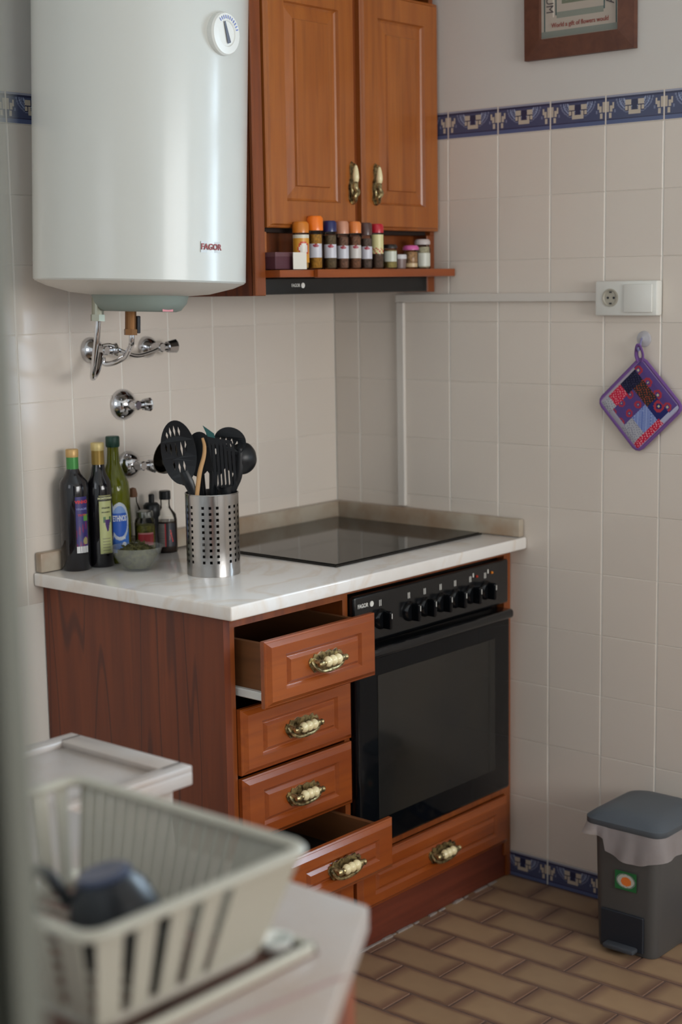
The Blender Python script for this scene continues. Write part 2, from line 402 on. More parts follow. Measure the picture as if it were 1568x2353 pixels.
# blue-and-cream border tiles
NAVY = (68, 75, 106); MID = (112, 120, 148); CRM = (190, 178, 162); DK = (44, 48, 78)
def border_fn(u, v):
    if v < .14: return (84, 96, 134)
    if v < .18: return DK
    if v > .93: return (150, 152, 168)
    if v > .84: return DK
    x = abs(u-.5)
    if x < .05 and .42 < v < .8: return DK
    if x < .10 and .30 < v < .42: return CRM
    if .055 < x < .16 and .40 < v < .78: return CRM if (int(v*26) % 5) and not (.10 < x < .12 and v < .6) else DK
    if x < .12 and .62 < v < .70: return DK
    for r, c in ((.20, (150, 162, 190)), (.245, MID), (.28, (138, 150, 182)), (.33, MID)):
        d = math.hypot(x*1.05, (v-.86)*.62)
        if abs(d-r) < .014 and v > .2: return c
    e = min(u, 1-u)
    if e < .04 and .42 < v < .80: return CRM
    if .055 < e < .105 and .44 < v < .66: return CRM
    if .05 < e < .09 and .22 < v < .38: return CRM
    if .105 < e < .14 and .52 < v < .74: return CRM
    if .14 < e < .17 and .40 < v < .50: return MID
    return NAVY
bme = painted(tw, .0655, 66, 28, border_fn, x0=0); bme.materials.append(M['glazed'])
def border_tile(wall, side, u, z):
    o = bpy.data.objects.new('border_tile', bme); COL.objects.link(o); o.parent = wall
    if side == 'right': o.location = (-.0008, -u, z); o.rotation_euler = (0, 0, R(-90))
    else: o.location = (-u-tw, -.0008, z)
for j in range(-1, 8):
    border_tile(wall_right, 'right', max(A0+TP*j+.0019, .0019) if j >= 0 else .0, zr(12)+.001)
    if j > 2: border_tile(wall_right, 'right', A0+TP*j+.0019, .0005)
for i in range(0, 9): border_tile(wall_back, 'back', B0+TP*i+.0019-(TP if i == 99 else 0), zr(12)+.001)
for i in (0,): border_tile(wall_back, 'back', .004, zr(12)+.001)
# body of the border tiles (thickness behind the print)
b = B(); box(b, -.0006, .004, -5.15, -.0, zr(12), 1.9603); obj('border_base', b, M['tile'], wall_right)
b = B(); box(b, -2.7, -.0, -.0006, .004, zr(12), 1.9603); obj('border_base', b, M['tile'], wall_back)

# floor
b = B(); box(b, -4.6, .16, -5.15, .16, -.1, -.002); floor = struct('floor', b, M['floorgrout'])
fm = B(); box(fm, 0, .1945, 0, .0945, -.008, 0, bev=.0012, seg=1)
fme = bpy.data.meshes.new('floor_tile'); fm.to_mesh(fme); fm.free(); fme.materials.append(M['floortile'])
fb = B()
for s in range(-1, 46):
    x1 = -.1*s                                  # strip from x1-.1 to x1
    off = .1 if s % 2 == 0 else 0.0
    for t in range(-1, 26):
        y1 = -(.2*t+off)+.0
        if x1 <= -1.35+.001 or y1 > -.35 or y1 < -1.75 or s < 0:
            if x1 > .01 or x1 < -4.5 or y1 > .01 or y1 < -4.9: continue
            box(fb, x1-.0975, x1-.0025, y1-.1975, y1-.0025, -.008, 0)
        else:
            o = bpy.data.objects.new('tile', fme); COL.objects.link(o); o.parent = floor
            o.rotation_euler = (random.uniform(-.002, .002), random.uniform(-.002, .002), R(-90)); o.location = (x1-.0972, y1-.0028, random.uniform(-.0006, .0003))
obj('tile_field', fb, mat('floor_tile_far', (150, 122, 94), .42, c2=(126, 98, 76), nscale=9), floor, kind='stuff')

# ceiling, far walls, corridor
b = B(); box(b, -4.6, .16, -5.15, .16, 2.7, 2.8); struct('ceiling', b, M['ceiling'])
b = B(); DX0, DX1 = -2.5, -.2
box(b, -4.6, DX0, -5.27, -5.15, 0, 2.7); box(b, DX1, .16, -5.27, -5.15, 0, 2.7); box(b, DX0, DX1, -5.27, -5.15, 2.35, 2.7); box(b, DX0, DX1, -5.27, -5.15, 0, 1.05); struct('wall_front', b, M['plaster'])
JY = -2.128
b = B(); LY0, LY1, LZ0, LZ1 = -1.05, -.39, 1.17, 2.07
box(b, -2.82, -2.7, LY1, .16, 0, 2.7); box(b, -2.82, -2.7, JY+.03, LY0, 0, 2.7); box(b, -2.82, -2.7, LY0, LY1, 0, LZ0); box(b, -2.82, -2.7, LY0, LY1, LZ1, 2.7)
box(b, -2.82, -2.7, -5.15, -3.15, 0, 2.7); box(b, -2.82, -2.7, -3.15, JY+.03, 2.1, 2.7); struct('wall_left', b, M['plaster'])
b = B(); box(b, -4.7, -4.6, -5.27, .16, 0, 2.7); struct('wall_corridor', b, M['plaster'])
b = B(); box(b, -4.6, -2.82, .06, .16, 0, 2.7); struct('wall_corridor_end', b, M['plaster'])
# door jamb close to the camera
b = B(); box(b, -2.722, -2.70, JY, JY+.05, 0, 2.13, bev=.003); jm = struct('trim_1', b, M['jamb'])
b = B(); box(b, -2.84, -2.722, JY+.016, JY+.05, 0, 2.13, bev=.003); obj('casing', b, M['jamb'], jm)
b = B(); box(b, -2.832, -2.70, -3.15, -3.12, 0, 2.1, bev=.003); box(b, -2.832, -2.7, -3.12, JY, 2.1, 2.13, bev=.003); struct('trim_2', b, M['jamb'])
# windows
def window(name, horiz, a0, a1, z0, z1, pos, depth):
    b = B(); f = .05
    def bx(u0, u1, v0, v1, e=0):
        if horiz: box(b, u0, u1, pos-depth+e, pos+depth-e, v0, v1, bev=.004, seg=1)
        else: box(b, pos-depth+e, pos+depth-e, u0, u1, v0, v1, bev=.004, seg=1)
    bx(a0, a0+f, z0, z1); bx(a1-f, a1, z0, z1); bx(a0+f, a1-f, z0, z0+f); bx(a0+f, a1-f, z1-f, z1)
    n = 3 if a1-a0 > .9 else 2
    for k in range(1, n):
        c = a0+(a1-a0)*k/n; bx(c-.02, c+.02, z0+f, z1-f, .004)
    o = struct(name, b, M['mesh_curtain'])
    for k in range(n):
        p0 = a0+(a1-a0)*k/n+.02+(.03 if k == 0 else 0); p1 = a0+(a1-a0)*(k+1)/n-.02-(.03 if k == n-1 else 0)
        b = B()
        if horiz: box(b, p0, p1, pos-.002, pos+.002, z0+f, z1-f)
        else: box(b, pos-.002, pos+.002, p0, p1, z0+f, z1-f)
        obj('pane', b, M['pane'], o)
window('window_1', False, WY0, WY1, WZ0, WZ1, .09, .025)
window('window_2', False, LY0, LY1, LZ0, LZ1, -2.77, .02)
window('window_3', True, DX0, DX1, 1.05, 2.35, -5.21, .03)

# ================================================================== BASE CABINET
cab = thing('base_cabinet', 'orange-brown wooden base cabinet with carved drawers under the marble worktop', 'cabinet', (-.5, -.29, 0))
b = B(); box(b, -1.03, -1.012, -.58, -.003, .002, .869); obj('side_panel', b, M['side_wood'], cab, W=True)
b = B(); box(b, -.018, -.002, -.58, -.003, .002, .869); box(b, -.03, -.018, -.58, -.56, .06, .869); obj('side_panel', b, M['frame_wood'], cab, W=True)
b = B(); box(b, -.657, -.64, -.58, -.01, .1, .869); obj('divider', b, M['frame_wood'], cab, W=True)
for q in ((-1.012, -.999, .06, .869), (-.999, -.657, .842, .869), (-.64, -.03, .852, .869), (-.64, -.03, .228, .242)):
    b = B(); box(b, q[0], q[1], -.58, -.56, q[2], q[3]); obj('frame_rail', b, M['frame_wood'], cab, W=True)
b = B(); box(b, -1.012, -.018, -.575, -.55, .002, .098); obj('plinth', b, M['plinth_wood'], cab, W=True)
b = B(); box(b, -1.012, -.018, -.55, -.005, .098, .104); box(b, -1.012, -.018, -.012, -.004, .1, .865); obj('carcass_inside', b, M['inside'], cab, W=True)

def brass_handle(parent, x, z, y, ry=0):
    S_ = 1.22
    def sc(o):
        for v in o.data.vertices:
            w0 = wloc(o); v.co = Vector((x+(v.co.x+w0.x-x)*S_, y+(v.co.y+w0.y-y)*1.1, z+(v.co.z+w0.z-z)*S_))-w0
    """ornate cast pull with three cream beads, centred at x, z on the face y"""
    half = [(0, -.016), (.012, -.019), (.022, -.016), (.030, -.018), (.037, -.010), (.042, -.004), (.044, .004), (.039, .010), (.033, .008), (.029, .015), (.020, .012), (.010, .016), (0, .013)]
    outl = half+[(-px, pz) for px, pz in half[-2:0:-1]]
    me = plate2d(outl, (), .003); me.transform(Matrix.Translation((x, y-.0015, z)))
    sc(obj('handle_plate', me, M['brass'], parent, W=True))
    b = B(); Y = y-.020
    for s in (-1, 1):
        cyl(b, (x+s*.031, y-.001, z+.002), (x+s*.031, Y, z+.001), .0055, 12, .004)
        lathe(b, [(0, -.010), (.004, -.009), (.0065, -.004), (.0065, .001), (.0045, .004), (.006, .008), (.0045, .011)], 12, mtx=Matrix.Translation((x+s*.027, Y, z)) @ Matrix.Rotation(R(90), 4, 'Y'))
        tube(b, [(x+s*.036, y-.004, z+.002), (x+s*.034, y-.013, z-.008), (x+s*.020, y-.014, z-.0155), (x, y-.014, z-.0165)], [.0025, .0035, .003, .004], 8, 4)
    sc(obj('handle', b, M['brass'], parent, W=True, smooth=True))
    b = B(); pr = []
    for k in range(19):
        t = k/18; pr.append((.0062+.0034*abs(math.sin(3*math.pi*t)), -.020+.040*t))
    lathe(b, [(.003, -.021)]+pr+[(.003, .021)], 14, mtx=Matrix.Translation((x, Y-.001, z+.001)) @ Matrix.Rotation(R(90), 4, 'Y'))
    sc(obj('handle_grip', b, M['ceramic'], parent, W=True, smooth=True))

DR = [(0, 0), (0, .010), (.003, .0125), (.004, .0125), (.013, .020), (.033, .020), (.039, .0140), (.041, .0140), (.048, .0200)]
def drawer(x0, x1, z0, z1, ypull, hx=None, hz=None, box_=True, brass=True, deep=.40):
    b = B(); rings_panel(b, x1-x0, z1-z0, DR, ex=.022); bmesh.ops.translate(b, vec=(x0, -.5805-ypull, z0), verts=b.verts)
    o = obj('drawer', b, M['drawer_wood'], cab, W=True)
    if box_ and ypull > 0:
        yb = -.5805-ypull; b = B()
        box(b, x0+.022, x0+.034, yb, yb+deep, z0+.02, z1-.012); box(b, x1-.034, x1-.022, yb, yb+deep, z0+.02, z1-.012)
        box(b, x0+.034, x1-.034, yb+deep-.012, yb+deep, z0+.02, z1-.02); box(b, x0+.034, x1-.034, yb, yb+.012, z0+.02, z1-.02)
        obj('drawer_box', b, M['shaded_box_wood'], o, W=True)
        b = B(); box(b, x0+.034, x1-.034, yb+.012, yb+deep-.012, z0+.024, z0+.030); obj('drawer_bottom', b, M['inside'], o, W=True)
        for ra, rb in ((x0+.008, x0+.022), (x1-.022, x1-.012)):
            b = B(); box(b, ra, rb, yb+.002, yb+deep, z0+.012, z0+.030, bev=.002, seg=1); obj('runner', b, M['whiteplastic'], o, W=True, label='white drawer runner')
    brass_handle(o, hx if hx is not None else (x0+x1)/2, hz if hz is not None else (z0+z1)/2+.002, -.5805-ypull-.0192)
    return o
drawer(-.998, -.646, .682, .822, .072)
drawer(-.998, -.646, .526, .668, 0)
drawer(-.998, -.646, .374, .518, 0)
drawer(-.998, -.646, .250, .385-.02, .115)
drawer(-.998, -.646, .104, .240, 0)
drawer(-.634, -.034, .102, .226, 0, hx=-.325)

# ================================================================== WORKTOP
wt = thing('worktop', 'white veined marble worktop over the base cabinet', 'worktop', (-.53, -.31, .87))
b = B(); box(b, -1.056, -.002, -.63, -.002, .870, .900, bev=.004, seg=3); obj('slab', b, M['marble'], wt, W=True, smooth=True)
b = B(); box(b, -.024, -.002, -.622, -.024, .9005, .946, bev=.004); obj('upstand', b, M['old_stone'], wt, W=True, smooth=True, label='stained stone upstand along the right wall')
b = B(); box(b, -1.05, -.0, -.024, -.002, .9005, .946, bev=.004); obj('upstand', b, M['old_stone'], wt, W=True, smooth=True)

# ================================================================== HOB
hb = thing('ceramic_hob', 'flat black glass ceramic hob set into the marble worktop', 'hob', (-.32, -.275, .9))
b = B(); box(b, -.604, -.036, -.518, -.030, .9005, .9045, bev=.0015); obj('trim_frame', b, M['hobframe'], hb, W=True)
b = B(); box(b, -.598, -.042, -.512, -.036, .9045, .9065, bev=.0008); obj('glass_top', b, M['hob'], hb, W=True)

# ================================================================== OVEN
ov = thing('oven', 'built-in black oven with seven control knobs and a dark glass door', 'oven', (-.34, -.30, .24))
OX0, OX1 = -.636, -.034
b = B(); box(b, OX0, OX1, -.56, -.05, .245, .848); obj('housing', b, M['black'], ov, W=True)
b = B(); box(b, OX0, OX1, -.597, -.562, .734, .846, bev=.006, seg=3); obj('control_panel', b, M['black'], ov, W=True, smooth=True)
b = B(); box(b, OX0, OX1, -.603, -.562, .250, .700, bev=.010, seg=3); dr = obj('oven_door', b, M['blackglass'], ov, W=True, smooth=True)
b = B(); box(b, OX0+.07, OX1-.07, -.6045, -.6025, .315, .655, bev=.0008); obj('window', b, M['ovenwindow'], dr, W=True)
b = B(); box(b, OX0-.002, OX1-.006, -.620, -.565, .698, .722, bev=.009, seg=4); obj('handle', b, M['black'], dr, W=True, smooth=True)
for k, x in enumerate((-.545, -.440, -.380, -.318, -.260, -.198, -.136)):
    b = B(); lathe(b, [(.024, 0), (.024, .004), (.021, .009), (.019, .012), (0, .012)], 24, mtx=Matrix.Translation((x, -.597, .782)) @ Matrix.Rotation(R(90), 4, 'X'))
    kn = obj('knob', b, M['black'], ov, W=True, smooth=True)
    b = B(); box(b, x-.0055, x+.0055, -.631, -.606, .782-.021, .782+.021, bev=.004, seg=3); obj('knob_grip', b, M['blackglass'], kn, W=True, smooth=True)
    b = B(); box(b, x-.0009, x+.0009, -.6318, -.6302, .786, .798); obj('knob_pointer', b, M['whiteplastic'], kn, W=True, label='white pointer line')
    b = B(); box(b, x-.0040, x-.0022, -.5978, -.5965, .812, .826); box(b, x+.0012, x+.0030, -.5978, -.5965, .812, .826)
    if k > 4: box(b, x+.010, x+.014, -.5978, -.5965, .822, .832)
    obj('dial_mark', b, M['whiteplastic'], ov, W=True)
for x, c in ((-.172, (170, 50, 30)), (-.108, (220, 130, 30))):
    b = B(); lathe(b, [(.0035, 0), (.0035, .002), (.002, .004), (0, .0042)], 12, mtx=Matrix.Translation((x, -.597, .822)) @ Matrix.Rotation(R(90), 4, 'X'))
    obj('indicator_lamp', b, mat('lamp_lens', c, .3), ov, W=True, smooth=True)
text('logo_lettering', 'FAGOR', .013, M['whiteplastic'], ov, Vector((-.607, -.5976, .822))-Vector(ov.location), sx=.85, bold=.0002)
b = B(); lathe(b, [(.0065, 0), (.0065, .0012), (0, .0012)], 16, mtx=Matrix.Translation((-.576, -.5970, .822)) @ Matrix.Rotation(R(90), 4, 'X')); obj('logo_emblem', b, M['whiteplastic'], ov, W=True)

# ================================================================== WALL CABINET
wc = thing('wall_cabinet', 'honey-brown wooden wall cabinet with two raised-panel doors', 'cabinet', (-.34, -.17, 1.51))
CX0 = -.675
b = B(); box(b, CX0, CX0+.018, -.345, -.003, 1.512, 2.36); obj('side_panel', b, M['side_wood'], wc, W=True)
b = B(); box(b, -.020, -.003, -.345, -.003, 1.512, 2.36); obj('side_panel', b, M['frame_wood'], wc, W=True)
b = B(); box(b, CX0+.018, -.020, -.33, -.003, 1.655, 1.672); box(b, CX0+.018, -.020, -.33, -.003, 2.34, 2.358); box(b, CX0+.018, -.020, -.012, -.003, 1.672, 2.34); obj('niche_back', box(B(), CX0+.048, -.02, -.292, -.280, 1.571, 1.655), M['frame_wood'], wc, W=True)
obj('carcass', b, M['inside'], wc, W=True)
for q in ((CX0, CX0+.034, 1.512, 2.31), (-.034, -.003, 1.512, 1.655), (-.338, -.300, 1.668, 2.31)):
    b = B(); box(b, q[0], q[1], -.355 if q[0] == CX0 else -.346, -.3452+.004, q[2], q[3], bev=.002, seg=1); obj('face_frame', b, M['frame_wood'], wc, W=True)
b = B(); box(b, CX0+.018, CX0+.060, -.300, -.285, 1.575, 1.655); box(b, CX0+.018, CX0+.048, -.345, -.285, 1.575, 1.655); obj('niche_side', b, M['door_wood'], wc, W=True)
b = B()
prof = [(.345, 2.225), (.362, 2.225), (.366, 2.24), (.385, 2.252), (.398, 2.275), (.405, 2.285), (.405, 2.30), (.345, 2.30)]
for (y0_, z0_), (y1_, z1_) in zip(prof, prof[1:]+prof[:1]): pass
v0 = [b.verts.new((-.69, -y, z+.012)) for y, z in prof]; v1 = [b.verts.new((-.003, -y, z+.012)) for y, z in prof]
b.faces.new(v0[::-1]); b.faces.new(v1)
for k in range(len(prof)): b.faces.new((v0[k], v0[(k+1) % len(prof)], v1[(k+1) % len(prof)], v1[k]))
obj('cornice', b, M['door_wood'], wc, W=True)
DD = [(0, 0), (0, .012), (.003, .015), (.005, .0152), (.009, .020), (.060, .020), (.063, .013), (.067, .010), (.071, .0105), (.094, .0145), (.096, .0195), (.102, .020)]
def cab_door(x0, x1, hx):
    b = B(); rings_panel(b, x1-x0, 2.222-1.664, DD); bmesh.ops.translate(b, vec=(x0, -.3465, 1.664), verts=b.verts)
    d = obj('door', b, M['door_wood'], wc, W=True); Y = -.3665; z = 1.772
    outl = [(0, .050), (.006, .044), (.008, .030), (.006, .016), (.010, .004), (.013, -.010), (.011, -.026), (.013, -.036), (.007, -.046), (.003, -.049)]
    outl = outl+[(-px, pz) for px, pz in outl[::-1][:-1]]
    me = plate2d(outl, (), .003); me.transform(Matrix.Translation((hx, Y-.0015, z))); obj('handle_plate', me, M['brass'], d, W=True)
    b = B(); lathe(b, [(.003, 0), (.0065, .006), (.008, .014), (.0072, .024), (.0055, .034), (.003, .042)], 14, mtx=Matrix.Translation((hx, Y-.014, z-.002))); obj('handle_grip', b, M['ceramic'], d, W=True, smooth=True)
    b = B(); tube(b, [(hx, Y-.002, z+.044), (hx, Y-.013, z+.040)], .004, 8, 1)
    tube(b, [(hx, Y-.014, z+.0), (hx-.004, Y-.016, z-.012), (hx+.004, Y-.016, z-.022), (hx-.003, Y-.013, z-.032), (hx+.002, Y-.009, z-.042), (hx, Y-.001, z-.047)], [.006, .007, .006, .007, .005, .004], 10, 4)
    tube(b, [(hx+.008, Y-.006, z-.004), (hx+.010, Y-.010, z-.018), (hx+.006, Y-.006, z-.036)], .0028, 7, 4); tube(b, [(hx-.008, Y-.006, z-.004), (hx-.010, Y-.010, z-.018), (hx-.006, Y-.006, z-.036)], .0028, 7, 4)
    obj('handle', b, M['brass'], d, W=True, smooth=True)
cab_door(CX0+.037, -.331, -.352); cab_door(-.307, -.005, -.264)

# ================================================================== RANGE HOOD
hd = thing('range_hood', 'slim black pull-out range hood with a wooden shelf board on its front', 'range hood', (-.34, -.19, 1.512))
b = B(); box(b, -.646, -.040, -.340, -.02, 1.516, 1.551, bev=.003, seg=2); obj('hood_body', b, M['black'], hd, W=True)
b = B(); box(b, -.646, -.042, -.352, -.338, 1.514, 1.552, bev=.003, seg=2); obj('front_panel', b, M['black'], hd, W=True)
b = B(); box(b, -.643, -.010, -.400, -.270, 1.5525, 1.569, bev=.0012, seg=1); obj('shelf_board', b, M['drawer_wood'], hd, W=True)
b = B(); box(b, -.530, -.006, -.414, -.4005, 1.551, 1.570, bev=.0015, seg=1); obj('shelf_edging', b, M['drawer_wood'], hd, W=True)
text('logo_lettering', 'FAGOR', .011, M['whiteplastic'], hd, Vector((-.540, -.3526, 1.534))-Vector(hd.location), sx=.8)
b = B(); lathe(b, [(.0062, 0), (.0062, .001), (0, .001)], 16, mtx=Matrix.Translation((-.515, -.352, 1.534)) @ Matrix.Rotation(R(90), 4, 'X')); obj('logo_emblem', b, M['whiteplastic'], hd, W=True)

# ================================================================== WATER HEATER
HX, HY, HR = -.931, -.252, .2275
wh = thing('water_heater', 'large glossy white electric water heater hanging on the back wall', 'water heater', (HX, HY, 1.482))
b = B(); lathe(b, [(HR-.004, 1.546), (HR, 1.550), (HR, 2.38), (HR-.02, 2.40), (0, 2.43)], 96, HX, HY); obj('tank', b, M['enamel'], wh, W=True, smooth=True)
b = B(); lathe(b, [(0, 1.516), (.10, 1.518), (.15, 1.523), (.20, 1.536), (HR-.003, 1.5465)], 64, HX, HY, cap=False); obj('base_dome', b, M['enamel_lower'], wh, W=True, smooth=True)
b = B(); lathe(b, [(0, 1.484), (.078, 1.484), (.088, 1.487), (.100, 1.502), (.106, 1.524)], 48, HX, HY, cap=False); obj('bottom_cover', b, M['greycap'], wh, W=True, smooth=True)
def on_heater(a, r=HR): return (HX+r*math.cos(a), HY+r*math.sin(a))
ad = R(274.5); px_, py_ = on_heater(ad, HR-.004); rot = Matrix.Translation((px_, py_, 2.046)) @ Matrix.Rotation(ad+R(90), 4, 'Z') @ Matrix.Rotation(R(90), 4, 'X')
b = B(); lathe(b, [(.043, -.001), (.043, .012), (.040, .016), (.026, .017), (.024, .015), (0, .015)], 40, mtx=rot); dl = obj('thermometer_dial', b, M['whiteplastic'], wh, W=True, smooth=True)
b = B(); v = [b.verts.new(p) for p in ((-.010, .022, .0175), (-.006, .024, .0175), (.012, -.016, .0175), (.002, -.020, .0175))]; b.faces.new(v)
bmesh.ops.transform(b, matrix=rot, verts=b.verts); obj('pointer', b, mat('pointer_grey', (96, 100, 112), .5), dl, W=True)
b = B()
for k in range(11):
    a = R(20+k*11); 
    q = Matrix.Rotation(a, 4, 'Z')
    vv = [b.verts.new(q @ Vector(p)) for p in ((.029, -.0010, .0176), (.036, -.0010, .0176), (.036, .0010, .0176), (.029, .0010, .0176))]; b.faces.new(vv)
bmesh.ops.transform(b, matrix=rot, verts=b.verts); obj('scale_marks', b, mat('scale_blue', (110, 130, 200), .5), dl, W=True)
me = painted(.052, .022, 1, 1, lambda u, v: (176, 176, 172), bendr=HR+.0012, a0=R(-3), z0=1.618-1.482-.011)
# lettering faces -y; the cylinder helper measures its angle from -y
o = obj('name_badge', me, M['print'], wh)
text('badge_lettering', 'FAGOR', .017, mat('badge_red', (140, 50, 48), .5), wh, (R(-2.5), 0, 1.618-1.482), bendr=HR+.0016, bold=.0004)
me = painted(.03, .012, 1, 1, lambda u, v: (196, 96, 96), bendr=.0905, a0=R(-1), z0=.003); obj('sticker', me, M['print'], wh, label='small red sticker')
# connections under the tank
b = B(); cyl(b, (-1.006, -.20, 1.512), (-1.006, -.20, 1.470), .013, 16); cyl(b, (-1.006, -.20, 1.476), (-1.006, -.20, 1.462), .016, 6); obj('hot_outlet', b, mat('zinc', (150, 150, 134), .4, .7), wh, W=True)
b = B(); cyl(b, (-.912, -.20, 1.490), (-.912, -.20, 1.432), .0125, 16); cyl(b, (-.912, -.20, 1.445), (-.912, -.20, 1.432), .015, 6); vb = obj('safety_valve', b, M['oldbrass'], wh, W=True)
b = B(); box(b, -.902, -.893, -.212, -.200, 1.436, 1.474, bev=.002); obj('lever', b, M['darkplastic'], vb, W=True)

from mathutils import Quaternion
wh.rotation_mode = 'QUATERNION'; wh.rotation_quaternion = Quaternion((.41, .91, 0), R(2.15))     # it hangs a little out of plumb
# pipes and stop valves on the back wall
hs = thing('flexible_hose', 'chrome hose looping down from the heater to the left wall valve', 'hose', (-1.006, -.20, 1.39))
b = B(); tube(b, [(-1.006, -.20, 1.466), (-1.004, -.19, 1.42), (-.985, -.155, 1.365), (-.955, -.115, 1.338), (-.920, -.09, 1.35), (-.90, -.075, 1.372), (-.885, -.062, 1.386)], .0065, 12, 6); obj('hose_body', b, M['chrome'], hs, W=True, smooth=True)
hs2 = thing('water_pipe', 'bent chrome pipe from the brass safety valve down to the left wall valve', 'pipe', (-.912, -.20, 1.40))
b = B(); tube(b, [(-.912, -.20, 1.434), (-.908, -.195, 1.415), (-.882, -.16, 1.402), (-.855, -.11, 1.380), (-.858, -.075, 1.366), (-.866, -.052, 1.364), (-.868, -.050, 1.378)], .0062, 12, 6); obj('pipe_body', b, M['chrome'], hs2, W=True, smooth=True)
hs3 = thing('linking_pipe', 'thin chrome pipe crossing between the two wall valves', 'pipe', (-.8, -.07, 1.39))
b = B(); tube(b, [(-.868, -.050, 1.404), (-.85, -.056, 1.405), (-.82, -.062, 1.390), (-.775, -.060, 1.378), (-.725, -.054, 1.384), (-.694, -.050, 1.392)], .005, 10, 6); obj('pipe_body', b, M['chrome'], hs3, W=True, smooth=True)
def valve(x, z, r, label, cap=True, hand=(.05, 0), dot=None, rose=True):
    t = thing('stop_valve', label, 'valve', (x, -.001, z))
    RX = Matrix.Rotation(R(90), 4, 'X')
    b = B(); lathe(b, [(r, 0), (r, .004), (r*.92, .012), (r*.55, .026), (r*.3, .030), (0, .031)], 32, mtx=RX); obj('wall_rose', b, M['chrome'], t, smooth=True, sharp=60)
    b = B(); cyl(b, (0, -.02, 0), (0, -.058, 0), .011, 16, bev=.002); cyl(b, (-.008, -.046, 0), (.022, -.050, 0), .010, 16, bev=.001); obj('valve_body', b, M['chrome'], t, smooth=True)
    b = B(); p0 = Vector((.020, -.050, 0)); p1 = Vector((.020+hand[0], -.054, hand[1])); cyl(b, p0, p1, .014, 10, .017, bev=.002); h = obj('valve_handle', b, M['chrome'], t, smooth=True)
    if dot:
        b = B(); d = (p1-p0).normalized(); cyl(b, p1-d*.002, p1+d*.0015, .006, 14); obj('handle_disc', b, mat('valve_dot_yellow', (214, 200, 60), .5), h)
    return t
valve(-.862, 1.394, .030, 'chrome wall valve at the left below the heater, the hose runs into it', hand=(.012, 0))
valve(-.690, 1.394, .026, 'chrome wall valve at the right below the heater with a stubby black-necked handle', hand=(.026, .002))
valve(-.772, 1.262, .037, 'chrome wall valve with big round rose, alone on the tiles between heater and bottles', hand=(.020, 0), dot=True)
valve(-.762, 1.118, .033, 'chrome wall valve with yellow dot, lowest one, just above the oil bottles', hand=(.020, -.004), dot=True)

# ================================================================== CABLE TRUNKING, SOCKET, PICTURE, POT HOLDER (right wall)
M['trunk'] = mat('trunking_plastic', (212, 206, 198), .4)
ct = thing('cable_trunking', 'white plastic cable trunking running from the socket and down to the worktop', 'trunking', (-.006, -.54, 1.497))
b = B(); box(b, -.012, -.0006, -.840, -.222, 1.486, 1.507, bev=.002); obj('level_run', b, M['trunk'], ct, W=True)
b = B(); box(b, -.012, -.0006, -.248, -.224, .948, 1.4855, bev=.002); obj('upright_run', b, M['trunk'], ct, W=True)
sk = thing('socket_plate', 'white double wall plate with round socket and wide light switch', 'socket', (-.001, -.92, 1.492))
def ryz(bm, y0, y1, z0, z1, x0, x1, bev): return box(bm, -x1, -x0, y0, y1, z0, z1, bev=bev)
b = B(); ryz(b, -1.002, -.838, 1.452, 1.533, .0006, .028, .005); obj('back_box', b, M['whiteplastic'], sk, W=True, smooth=True)
b = B(); ryz(b, -.992, -.918, 1.460, 1.525, .028, .034, .0025); obj('switch_rocker', b, M['whiteplastic'], sk, W=True, smooth=True)
RY = Matrix.Rotation(R(-90), 4, 'Y')
b = B(); lathe(b, [(.021, 0), (.021, .003), (.018, .003), (.016, .0006), (0, .0006)], 28, mtx=Matrix.Translation((-.028, -.880, 1.494)) @ RY)
so = obj('socket_outlet', b, M['cream'], sk, W=True, smooth=True)
b = B()
for yy in (-.874, -.890): lathe(b, [(.0028, 0), (.0028, .0012), (0, .0012)], 10, mtx=Matrix.Translation((-.0288, yy, 1.494)) @ RY)
for zz in (1.481, 1.507): box(b, -.0305, -.0285, -.884, -.878, zz-.0015, zz+.0015)
obj('contact_hole', b, M['darkplastic'], so, W=True)

# sampler in a wooden frame, hung slightly askew
pf = thing('framed_sampler', 'small embroidered sampler in a wide brown wooden frame high on the wall', 'picture', (-.001, -.780, 2.056))
pf.rotation_euler = (R(.9), 0, R(-90))       # local x runs towards the camera side, -y faces into the room
FW, FH, FT = .298, .40, .045
def frame_bar(pts):
    b = B(); fr = [b.verts.new((x, -.020 if inn else -.016, z)) for x, z, inn in pts]; bk = [b.verts.new((x, -.001, z)) for x, z, inn in pts]
    b.faces.new(fr); b.faces.new(bk[::-1])
    for k in range(4): b.faces.new((fr[k], bk[k], bk[(k+1) % 4], fr[(k+1) % 4]))
    obj('frame_bar', b, M['picture_wood'], pf)
x0, x1, xi0, xi1 = -FW/2, FW/2, -FW/2+FT, FW/2-FT+.004
frame_bar([(x0, 0, 0), (x1, 0, 0), (xi1, FT, 1), (xi0, FT, 1)]); frame_bar([(x0, FH, 0), (x1, FH, 0), (xi1, FH-FT, 1), (xi0, FH-FT, 1)][::-1])
frame_bar([(x0, 0, 0), (xi0, FT, 1), (xi0, FH-FT, 1), (x0, FH, 0)]); frame_bar([(x1, 0, 0), (x1, FH, 0), (xi1, FH-FT, 1), (xi1, FT, 1)])
LIN = (178, 168, 156); TEAL = (62, 88, 88)
